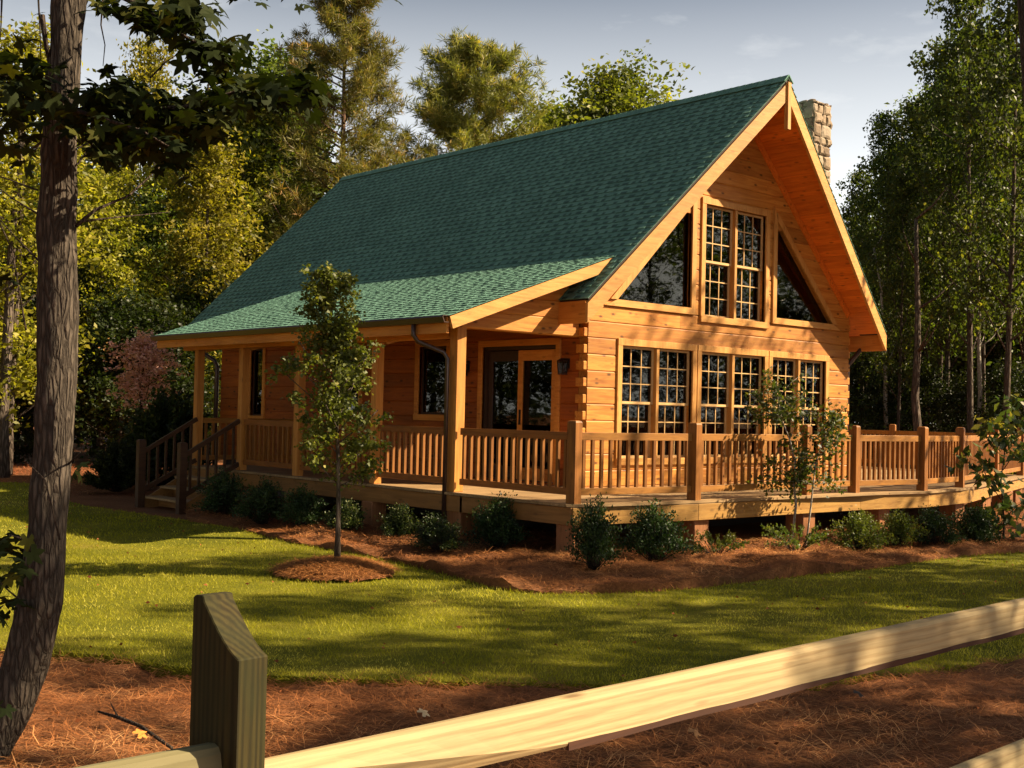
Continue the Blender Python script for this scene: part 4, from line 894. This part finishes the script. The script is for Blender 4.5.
# boughs (drawn as points in space round the trunk) with leafy twigs
def bough(path, r0, r1): return [at_depth(u, v, gz+dz)-gum_o for u, v, dz in path], r0, r1
boughs = [bough([(62, 120, 0), (90, 108, -.3), (130, 105, -.5), (180, 108, -.6), (235, 92, -.55), (318, 88, -.4)], .022, .004),
          bough([(70, -40, 0), (110, -10, -.3), (150, 12, -.4), (190, 40, -.5), (240, 62, -.5)], .02, .004),
          bough([(60, 110, 0), (40, 92, -.4), (12, 75, -.6), (-30, 72, -.8)], .02, .005),
          bough([(58, 95, 0), (75, 110, -.5), (100, 118, -.8), (140, 130, -.9), (175, 150, -.9)], .016, .003),
          bough([(60, 60, 0), (95, -20, .4), (130, -15, .5), (170, 4, .5)], .015, .004),
          bough([(76, 226, 0), (95, 210, .1), (130, 195, .3), (165, 162, .4)], .012, .003), bough([(78, 222, 0), (110, 218, .2), (170, 212, .5)], .008, .002),
          bough([(62, 128, 0), (30, 150, .4), (-20, 145, .6)], .01, .003)]
for p, a, b in boughs: MB().tube(p, list(np.linspace(a, b, len(p))), 6).build('bough', M['twig'], gum, smooth=True)
tw = [[(103, -5, -.2), (101, 25, -.2), (105, 45, -.2), (103, 66, -.2)], [(38, -8, .1), (40, 30, .1), (41, 62, .1)], [(42, 15, -.1), (46, 45, -.1), (52, 72, 0)], [(2, -5, .2), (1, 25, .2), (0, 40, .2)],
      [(150, 78, .2), (166, 62, .2), (187, 48, .2)], [(160, 70, .2), (166, 58, .2)], [(205, 100, .1), (214, 62, .1)],
      [(37, 190, 0), (10, 180, .3), (-15, 172, .4)], [(38, 214, 0), (15, 200, .3), (-10, 182, .4)], [(40, 262, 0), (18, 240, .3), (-5, 214, .5)], [(26, 330, .2), (12, 250, .3), (-8, 205, .4)], [(77, 165, 0), (95, 140, .3), (108, 128, .3)], [(78, 148, 0), (110, 133, .4)],
      [(68, 465, 0), (80, 452, -.1)], [(27, 540, -.2), (10, 535, -.3), (-10, 548, -.3)], [(20, 600, -.2), (8, 590, -.3), (-8, 575, -.3)], [(60, 540, -.25), (45, 480, -.28), (25, 460, -.3)]]
for t_ in tw: MB().tube([at_depth(u, v, gz+dz)-gum_o for u, v, dz in t_], [.010 if t_[0][0] == 42 else .006, .004, .003, .002][:len(t_)] if t_[0][0] != 42 else [.016, .013, .012], 5).build('twig', M['twig'], gum, smooth=True)
P = []; D = []; N_ = []; L = []; T = []
def leaves_at(u, v, dz, n, su, sv, sd_=.25, sz=.115):
    for _ in range(n):
        p = at_depth(u+rg.normal()*su, v+rg.normal()*sv, gz+dz+rg.normal()*sd_)-gum_o
        P.append(p); dd = np.array([rg.normal(), rg.normal(), -.55+rg.normal()*.4]); D.append(dd); N_.append(np.array([rg.normal()*.5, rg.normal()*.5, 1.0])); L.append(sz*rg.uniform(.7, 1.25)); T.append(min(1, .1+.75*rg.random()**1.8))
for u, v, n, su, sv in [(18, 78, 34, 18, 14), (48, 100, 22, 14, 12), (-10, 70, 14, 12, 14), (12, 112, 12, 10, 10), (105, 115, 40, 18, 16), (135, 118, 55, 18, 18), (160, 135, 42, 16, 16), (185, 115, 45, 16, 15), (110, 145, 22, 12, 9), (172, 152, 14, 9, 7), (95, 92, 14, 12, 8), (120, 88, 22, 16, 8),
                        (215, 105, 26, 14, 12), (245, 92, 26, 14, 9), (275, 88, 24, 13, 9), (300, 86, 22, 11, 9), (315, 90, 10, 6, 8), (205, 122, 12, 10, 8), (140, 8, 20, 12, 8), (165, 12, 22, 12, 12), (195, 20, 22, 12, 14), (205, 45, 22, 10, 9), (218, 60, 16, 8, 8), (235, 48, 12, 9, 7), (108, 2, 8, 8, 5), (190, 3, 16, 14, 7), (150, 25, 8, 10, 6),
                        (15, 148, 6, 10, 14), (78, 462, 3, 4, 3), (12, 545, 12, 11, 9), (18, 572, 12, 10, 12), (2, 605, 8, 9, 12), (10, 275, 2, 6, 5), (-15, 560, 14, 14, 20), (5, 700, 3, 8, 8)]:
    leaves_at(u, v, -.45 if v < 200 else -.25, int(n*1.9) if v < 180 else n, su, sv)
rg2 = np.random.default_rng(8)
for i in range(5200):                                   # the rest of the crown above the picture
    a = rg2.uniform(0, 6.28); rr_ = 3.1*math.sqrt(rg2.random()); h = rg2.uniform(5.0, 11); P.append(np.array([math.cos(a)*rr_+.4, math.sin(a)*rr_+.2, h])); D.append(np.array([rg2.normal(), rg2.normal(), -.5])); N_.append(np.array([rg2.normal()*.5, rg2.normal()*.5, 1])); L.append(rg2.uniform(.1, .16)); T.append(rg2.random()*.6)
link('leaves', star_leaf_mesh('leaves', np.array(P), np.array(D), unit(np.array(N_)), np.array(L), np.array(T)), M['leaf_gum'], gum)

# ------------------------------------------------------------------ young trees and shrubs near the house
ring_m = RINGC
xs = np.linspace(-1, 1, 41); X, Y = np.meshgrid(xs, xs); rr_ = np.hypot(X, Y)
keep = rr_ < 1.02
Zm = np.clip(1-rr_**2, 0, 1)*.13+(vnoise(X*6+9, Y*6+4, 3)-.5)*.04
V = np.stack([RINGC[0]+X*.70, RINGC[1]+Y*.70, G+.0+Zm-.015*(rr_ > .98)], -1).reshape(-1, 3); n = 41
f = [(i*n+j, i*n+j+1, (i+1)*n+j+1, (i+1)*n+j) for i in range(n-1) for j in range(n-1) if keep[i, j] and keep[i+1, j+1] and keep[i, j+1] and keep[i+1, j]]
tag(link('mulch_ring', np_mesh('mulch_ring', V, np.array(f), smooth=True), M['ground']), label='round mound of brown pine straw at the foot of young maple', cat='mulch mound')
mp = make_tree('young_maple', 'slender young maple standing in a straw mulch ring on the lawn', 'tree', 'leaf_maple', 'bark_far', seed=14, Hh=3.38, cb=.24, prof=lambda t: float(np.interp(t, [0, .1, .3, .5, .62, .75, 1], [.38, .50, .60, .55, .26, .17, .10])), nl=48, ncl=6, npl=34, lsz=.052, sig=.09, lean=(-.13, .12), up=.75, trunk_r=.032, wr=.75, droopleaf=-.5)
put(mp, RINGC, 1, 0, G+.12)
def myrtle():
    t = empty('crape_myrtle', tuple(on_ground(797, 17.3)), label='small crape myrtle with two bare stems before the deck', cat='tree'); rg = np.random.default_rng(3)
    r = np.array([RGT[0], RGT[1], 0]); m = MB(); P = []; D = []; T = []
    def S(u, v, dz=0): return at_depth(u, v, 17.3+dz)-np.array(t.location)
    st1 = [(792, 562), (793, 530), (796, 505), (794, 485), (795, 462), (790, 440), (782, 420), (778, 398)]; st2 = [(803, 562), (808, 530), (811, 505), (813, 485), (816, 462), (822, 442), (832, 425)]
    for stp, ra in ((st1, .022), (st2, .016)): m.tube([S(u, v) for u, v in stp], list(np.linspace(ra, .005, len(stp))), 6)
    for i in range(64):
        b = st1 if rg.random() < .6 else st2; k = rg.integers(3, len(b)); u0, v0 = b[k]; u1 = min(max(u0+rg.normal()*22, 752), 840); v1 = v0+rg.normal()*12-10; dz = rg.normal()*.28
        a, c = S(u0, v0), S(u1, min(v1, 500), dz); m.tube([a, (a+c)/2+np.array([0, 0, .04]), c], [.005, .004, .002], 4)
        for s in np.linspace(.3, 1.1, 46):
            P.append(a+(c-a)*s+rg.normal(size=3)*.06); D.append(rg.normal(size=3)); T.append(min(1, rg.random()**1.5*(1.5 if v1 < 410 and u1 > 820 else .8)))
    m.build('trunk', M['bark_pale'], t, smooth=True); link('crown', leaf_mesh('crown', np.array(P), np.array(D), rg.uniform(.045, .085, len(P)), .6, np.array(T)), M['leaf_myrtle'], t)
myrtle()
def shrub_mesh(seed, w, h, mat, n=64, spiky=0, lsz=.032, name='shrub', label='', cat='shrub', group=None):
    rg = np.random.default_rng(seed); t = empty(name, label=label, cat=cat, group=group); m = MB(); P = []; D = []; T = []
    for i in range(n):
        a = rg.uniform(0, 6.28); e = rg.uniform(.15, 1.5) if not spiky else rg.uniform(.12, 1.1); rr_ = rg.uniform(.75, 1.08)
        q = np.array([math.cos(a)*math.cos(e)*w*rr_, math.sin(a)*math.cos(e)*w*rr_, .08+math.sin(e)*h*rr_]); b = np.array([q[0]*.15, q[1]*.15, .02])
        m.tube([b, b+(q-b)*.5+np.array([0, 0, .04]), q], [.006, .004, .002], 4); ct = rg.random()
        k = 90 if not spiky else 46
        for s in rg.uniform(.38, 1.04, k):
            P.append(b+(q-b)*s+np.array([0, 0, .16*s*(1-s)])+rg.normal(size=3)*(.035 if not spiky else .016)); D.append(unit((q-b)[None])[0]*.9+rg.normal(size=3)*.7); T.append(min(1, .45*ct+.5*rg.random()*s**2))
    m.build('stems', M['twig'], t, smooth=True); link('foliage', leaf_mesh('foliage', np.array(P), np.array(D), rg.uniform(.7, 1.3, len(P))*lsz, .55, np.array(T)), M[mat], t); return t
def shrub_at(u, v, proto, sc, label, first=set()):
    z0 = G+.04; d = FWD+RGT*(u-512)/FPX+UPV*(384-v)/FPX; k = (z0-CAM[2])/d[2]; p = CAM+d*k
    t = proto if proto not in used else copy_tree(proto); used.add(proto); t['label'] = label
    t.location = (p[0], p[1], z0-.02); t.rotation_euler.z = R_.uniform(0, 6.28); t.scale = sc; return t
sd1 = shrub_mesh(1, .36, .50, 'leaf_shrub', name='boxwood_shrub', group='evergreen shrubs along the deck'); sv = shrub_mesh(2, .36, .42, 'leaf_varieg', name='variegated_shrub', group='variegated shrubs under the porch'); sl = shrub_mesh(3, .42, .46, 'leaf_lime', name='lime_shrub', group='yellow-green shrubs along the deck')
sj = shrub_mesh(4, .55, .30, 'leaf_lime', n=26, spiky=1, lsz=.036, name='spreading_shrub', group='spreading shrubs along the deck')
shrub_at(345, 532, sv, (1, 1, .9), 'pale-leaved shrub behind the young maple trunk'); shrub_at(401, 541, sv, (1, 1, .95), 'pale-leaved shrub under the porch right of the maple')
shrub_at(438, 553, sd1, (1, 1, .8), 'low dark shrub beside the pale-leaved one near the downspout'); shrub_at(497, 549, sd1, (1.15, 1.15, 1.15), 'rounded dark shrub below the patio door railing')
shrub_at(594, 570, sd1, (.95, .95, 1.35), 'upright dark shrub in front of the deck corner'); shrub_at(655, 562, sd1, (1.25, 1.25, 1.2), 'large dark shrub left of the bare pier under the deck')
shrub_at(716, 556, sj, (.9, .9, 1), 'low feathery shrub right of the bare pier'); shrub_at(797, 551, sj, (1, 1, 1.15), 'feathery shrub round the crape myrtle stems')
shrub_at(858, 553, sl, (1.05, 1.05, 1), 'yellow-green shrub right of the crape myrtle'); shrub_at(899, 549, sl, (1, 1, .95), 'yellow-green shrub third from the right along deck'); shrub_at(934, 548, sd1, (1.1, 1.1, .95), 'dark round shrub under the right end of the deck')
shrub_at(976, 546, sd1, (1.2, 1.2, 1), 'dark shrub beside the big-leaved sapling')
for u, v, s, lb in [(222, 517, 1.3, 'dark shrub hiding the side of the porch steps'), (262, 524, 1.2, 'dark shrub under the porch left of the maple'), (302, 528, 1.1, 'dark low shrub under the porch just left of the pale-leaved one')]:
    shrub_at(u, v, sd1, (s, s, s*.95), lb)
big = shrub_mesh(6, 1.25, 2.0, 'leaf_dark', n=150, lsz=.12, name='evergreen_bush', label='big dark evergreen bush to the left of the porch steps', cat='bush'); big.location = tuple(on_ground(168, 27.5))
b2 = copy_tree(big); b2.location = tuple(on_ground(120, 25.5)); b2.scale = (.55, .55, .5); b2['label'] = 'smaller dark bush in front of the left newel post'
pu = make_tree('purple_leaf_tree', 'small tree with pinkish purple leaves behind the dark bush', 'tree', 'leaf_purple', 'twig', seed=31, Hh=4.3, cb=.35, prof=oval(.9), nl=40, ncl=9, npl=12, lsz=.10, sig=.13, up=1.6, trunk_r=.05)
put(pu, on_ground(143, 30), (1.05, 1.05, hgt(338, 30)/4.3), 1.0)
def dogwood():
    b = on_ground(1003, 18.6); t = empty('big_leaved_sapling', tuple(b), label='leggy sapling with large drooping leaves at the right edge of deck', cat='sapling'); rg = np.random.default_rng(12); m = MB(); P = []; D = []; T = []; N2 = []
    def S(u, v, dz=0): return at_depth(u, v, 18.6+dz)-b
    for st_ in ([(1003, 556), (1004, 520), (1001, 480), (1006, 440), (1012, 405)], [(1001, 500), (988, 480), (980, 462), (968, 458)], [(1003, 470), (1020, 445), (1030, 425)], [(1003, 450), (992, 432), (985, 425)], [(1003, 520), (1018, 505), (1030, 500)], [(1003, 535), (990, 520), (984, 512)]):
        m.tube([S(u, v) for u, v in st_], list(np.linspace(.018 if st_[0][1] > 550 else .008, .003, len(st_))), 5)
        for u, v in st_[1:]:
            for _ in range(16):
                P.append(S(u+rg.normal()*6, v+rg.normal()*5, rg.normal()*.15)); D.append(np.array([rg.normal(), rg.normal(), -.9])); T.append(rg.random()**1.3)
    for u, v, n in [(965, 455, 12), (985, 470, 12), (1000, 440, 16), (1015, 420, 16), (1020, 450, 14), (985, 428, 8), (1010, 505, 16), (990, 515, 14), (1020, 530, 14), (1008, 400, 10)]:
        for _ in range(int(n*2)): P.append(S(u+rg.normal()*8, v+rg.normal()*7, rg.normal()*.2)); D.append(np.array([rg.normal(), rg.normal(), -.8])); T.append(rg.random()**1.3)
    m.build('trunk', M['twig'], t, smooth=True); link('crown', leaf_mesh('crown', np.array(P), np.array(D), rg.uniform(.12, .21, len(P)), .5, np.array(T)), M['leaf_dogwood'], t)
dogwood()
yl = make_tree('golden_sapling', 'yellow-green sapling behind the deck railing at the right', 'tree', 'leaf_sun', 'twig', seed=41, Hh=3.6, cb=.1, prof=oval(.8), nl=26, ncl=8, npl=12, lsz=.10, sig=.14, up=1.0, trunk_r=.03); put(yl, on_ground(996, 30), hgt(400, 30)/3.6, 0)

# ------------------------------------------------------------------ grass, pine straw
rg = np.random.default_rng(77)
def scatter(poly, n, dens):
    xs = [p[0] for p in poly]; ys = [p[1] for p in poly]; x = rg.uniform(min(xs), max(xs), n); y = rg.uniform(min(ys), max(ys), n)
    k = inside(x, y, poly); x, y = x[k], y[k]; d = np.stack([x-CAM[0], y-CAM[1]], 1); z = d@FWD[:2]; u = 512+FPX*(d@RGT[:2])/np.maximum(z, .5)
    k = (z > 2) & (u > -160) & (u < 1190) & (rg.random(len(x)) < dens(z)); return x[k], y[k], z[k]
LAWN_W = [(a+.09*(vnoise(i*.9, 3.3, 1)-.3), b+.09*(vnoise(i*.9, 7.7, 2)-.5)) for i, (a, b) in enumerate(LAWN)]
x, y, z = scatter(LAWN, 1500000, lambda z: np.clip((8.5/z)**2.0, 0, 1)*.95)
k = (np.hypot(x-RINGC[0], y-RINGC[1]) > .62) & (rg.random(len(x)) < .25+2.6*np.clip(vnoise(x*.9, y*.9, 31)*.6+vnoise(x*2.7, y*2.7, 32)*.4-.12, 0, 1)); x, y, z = x[k], y[k], z[k]; n = len(x)
thinn = vnoise(x*.8, y*.8, 31)*.6+vnoise(x*2.7, y*2.7, 32)*.4
hgt_ = .034*np.clip(.35+1.1*thinn, .3, 1.2)*rg.uniform(.6, 1.3, n)*np.clip(.8+z/60, 1, 1.5)
P = np.stack([x, y, h_lawn(x, y)-.004], 1); a = rg.uniform(0, 6.28, n); wd = np.clip(z/FPX*.75, .006, .02); le = rg.normal(size=(n, 2))*.55
S = np.stack([np.cos(a), np.sin(a), np.zeros(n)], 1)*wd[:, None]*.5; Tp = P+np.stack([le[:, 0]*hgt_, le[:, 1]*hgt_, hgt_], 1)
V = np.stack([P-S, P+S, Tp], 1).reshape(-1, 3); tint = np.clip(.5*vnoise(x*.55, y*.55, 41)+.25*vnoise(x*3, y*3, 42)+.5*rg.random(n)-.12+.35*(thinn < .33), 0, 1)
tag(link('grass', np_mesh('grass', V, np.arange(3*n).reshape(n, 3), tint), M['grass']), 'short yellow-green lawn grass in front of the log house', 'grass', kind='stuff')
FORE = [(-16, -11.5), (-14, -2), (-9.9, -4.0), (-9.35, -5.25), (-8.43, -6.4), (-7.57, -7.1), (-6.8, -7.75), (-5.4, -8.3), (-3.6, -8.7), (0, -9.5), (6, -10.4), (6, -14), (-9, -13)]
def straw(poly, n, hf, dens, name, label, lo=.10, hi=.20, wmin=.0035, extra=None):
    x, y, z = scatter(poly, n, dens)
    if extra is not None: k = extra(x, y); x, y, z = x[k], y[k], z[k]
    m_ = len(x); clump = vnoise(x*1.6, y*1.6, 51); az = rg.uniform(0, 6.28, m_)+0*clump
    D = np.stack([np.cos(az), np.sin(az), rg.normal(size=m_)*.16+.02], 1); L = rg.uniform(lo, hi, m_); wd = np.clip(z/FPX*.42, wmin, .02)
    P = np.stack([x, y, hf(x, y)+rg.uniform(-.004, .022, m_)+.06*np.maximum(0, vnoise(x*2.2, y*2.2, 52)-.5)*rg.random(m_)], 1); S = np.stack([-np.sin(az), np.cos(az), np.zeros(m_)], 1)*wd[:, None]*.5
    mid_ = P+D*L[:, None]*.5+np.array([0, 0, .006]); E_ = P+D*L[:, None]+np.stack([-np.sin(az), np.cos(az), np.zeros(m_)], 1)*(rg.normal(size=m_)*.02)[:, None]
    V = np.stack([P-S, P+S, mid_+S, mid_-S, E_+S*.6, E_-S*.6], 1).reshape(-1, 3); b = np.arange(m_)[:, None]*6
    F = np.concatenate([b+np.array([[0, 1, 2, 3]]), b+np.array([[3, 2, 4, 5]])], 0); tt = np.clip(.45*clump+.6*rg.random(m_)-.08, 0, 1)
    tag(link(name, np_mesh(name, V, F, np.concatenate([tt, tt])), M['straw']), label, 'pine straw', kind='stuff')
notlawn = lambda x, y: ~inside(x, y, LAWN)
straw(FORE, 330000, h_ground, lambda z: np.clip((8/z)**1.3, 0, 1), 'pine_straw', 'reddish brown pine straw strewn over the ground behind the fence', extra=notlawn)
straw(BED, 330000, h_bed, lambda z: np.clip((14/z)**1.5, .1, 1), 'bed_straw', 'reddish pine straw mulch round the shrubs below the deck', .08, .16)
ringp = [(RINGC[0]+.70*math.cos(a), RINGC[1]+.70*math.sin(a)) for a in np.linspace(0, 6.28, 40)]
straw(ringp, 9000, lambda x, y: G+np.clip(1-np.hypot((x-RINGC[0])/.7, (y-RINGC[1])/.7)**2, 0, 1)*.13+.01, lambda z: z*0+1, 'ring_straw', 'pine straw heaped on the round mound under the young maple', .08, .14)
BACK = [(-16, 10), (-11, 15.2), (-6, 16.7), (-3, 14.8), (-4, 11.5), (-1.5, 8.5), (3, 14), (6, 22), (-8, 26), (-20, 18)]
straw(BACK, 120000, h_ground, lambda z: z*0+.6, 'woodland_litter', 'pale leaf and needle litter in the sun beyond the lawn', .12, .25, extra=notlawn)
# loose dry leaves lying about, far too many to count
x, y, z = scatter(LAWN, 1500, lambda z: z*0+1); x2, y2, z2 = scatter(FORE, 1500, lambda z: z*0+1); x3, y3, z3 = scatter(BED, 900, lambda z: z*0+1)
k = ~inside(x2, y2, LAWN); x2, y2 = x2[k], y2[k]
P = np.concatenate([np.stack([x, y, h_lawn(x, y)+.028], 1), np.stack([x2, y2, h_ground(x2, y2)+.03], 1), np.stack([x3, y3, h_bed(x3, y3)+.03], 1)]); D = rg.normal(size=P.shape); D[:, 2] *= .25
tag(link('leaf_litter', leaf_mesh('leaf_litter', P, D, rg.uniform(.025, .055, len(P)), .6, rg.random(len(P))*.6, .5), M['straw']), 'small dry leaves scattered over lawn and pine straw', 'fallen leaves', kind='stuff')
# tufts spilling over the cut edge of the turf
B = np.array(LAWN+LAWN[:1]); P = []
for a, b in zip(B[:-1], B[1:]):
    n = int(np.linalg.norm(b-a)*260); t = rg.random(n)[:, None]; P.append(a+(b-a)*t+rg.normal(size=(n, 2))*.028)
P = np.concatenate(P); dz = (np.stack([P[:, 0]-CAM[0], P[:, 1]-CAM[1]], 1)@FWD[:2]); P = P[(dz > 4) & (dz < 22)]
P3 = np.stack([P[:, 0], P[:, 1], h_lawn(P[:, 0], P[:, 1])-.02], 1); D = rg.normal(size=P3.shape); D[:, 2] = abs(D[:, 2])*.5+.25
tag(link('grass_edge', leaf_mesh('grass_edge', P3, D, rg.uniform(.04, .085, len(P3)), .12, np.clip(rg.random(len(P3))*.8, 0, 1), .1), M['grass']), 'ragged grass blades hanging over the edge of the lawn', 'grass', kind='stuff')
# fallen stick and leaves
def gp(u, v, z=G+.0):
    d = FWD+RGT*(u-512)/FPX+UPV*(384-v)/FPX; return CAM+d*((z-CAM[2])/d[2])
m = MB(); a = [gp(98, 720)+np.array([0, 0, .05]), gp(118, 726)+np.array([0, 0, .05]), gp(140, 733)+np.array([0, 0, .04]), gp(172, 752)+np.array([0, 0, .02])]
m.tube(a, [.006, .011, .011, .009], 6); m.tube([a[1], a[1]+(a[0]-a[1])*.7+np.array([.05, .03, .05])], [.007, .003], 5)
m.build('stick', M['twig'], smooth=True, label='thin crooked stick lying on the straw left of fence post', cat='stick')
for i, (u, v, lb) in enumerate([(135, 744, 'single orange fallen leaf on the straw below the stick'), (857, 702, 'dark fallen leaf on the straw under the long rail'), (692, 742, 'tan fallen leaf on the straw beneath the long rail'), (420, 722, 'pale dry leaf on straw just above the long rail')]):
    p = gp(u, v)+np.array([0, 0, .05]); me = star_leaf_mesh('fallen_leaf', p[None]*0, np.array([[1., .3, .12]]), unit(np.array([[.1, -.5, 1.]])), np.array([.10]), np.array([.9]))
    o = link('fallen_leaf', me, plain('dry_leaf', [(.55, .2, .03), (.03, .02, .012), (.35, .16, .05), (.5, .36, .2)][i], .8)); o.location = tuple(p); tag(o, lb, 'leaf', 'fallen leaves')
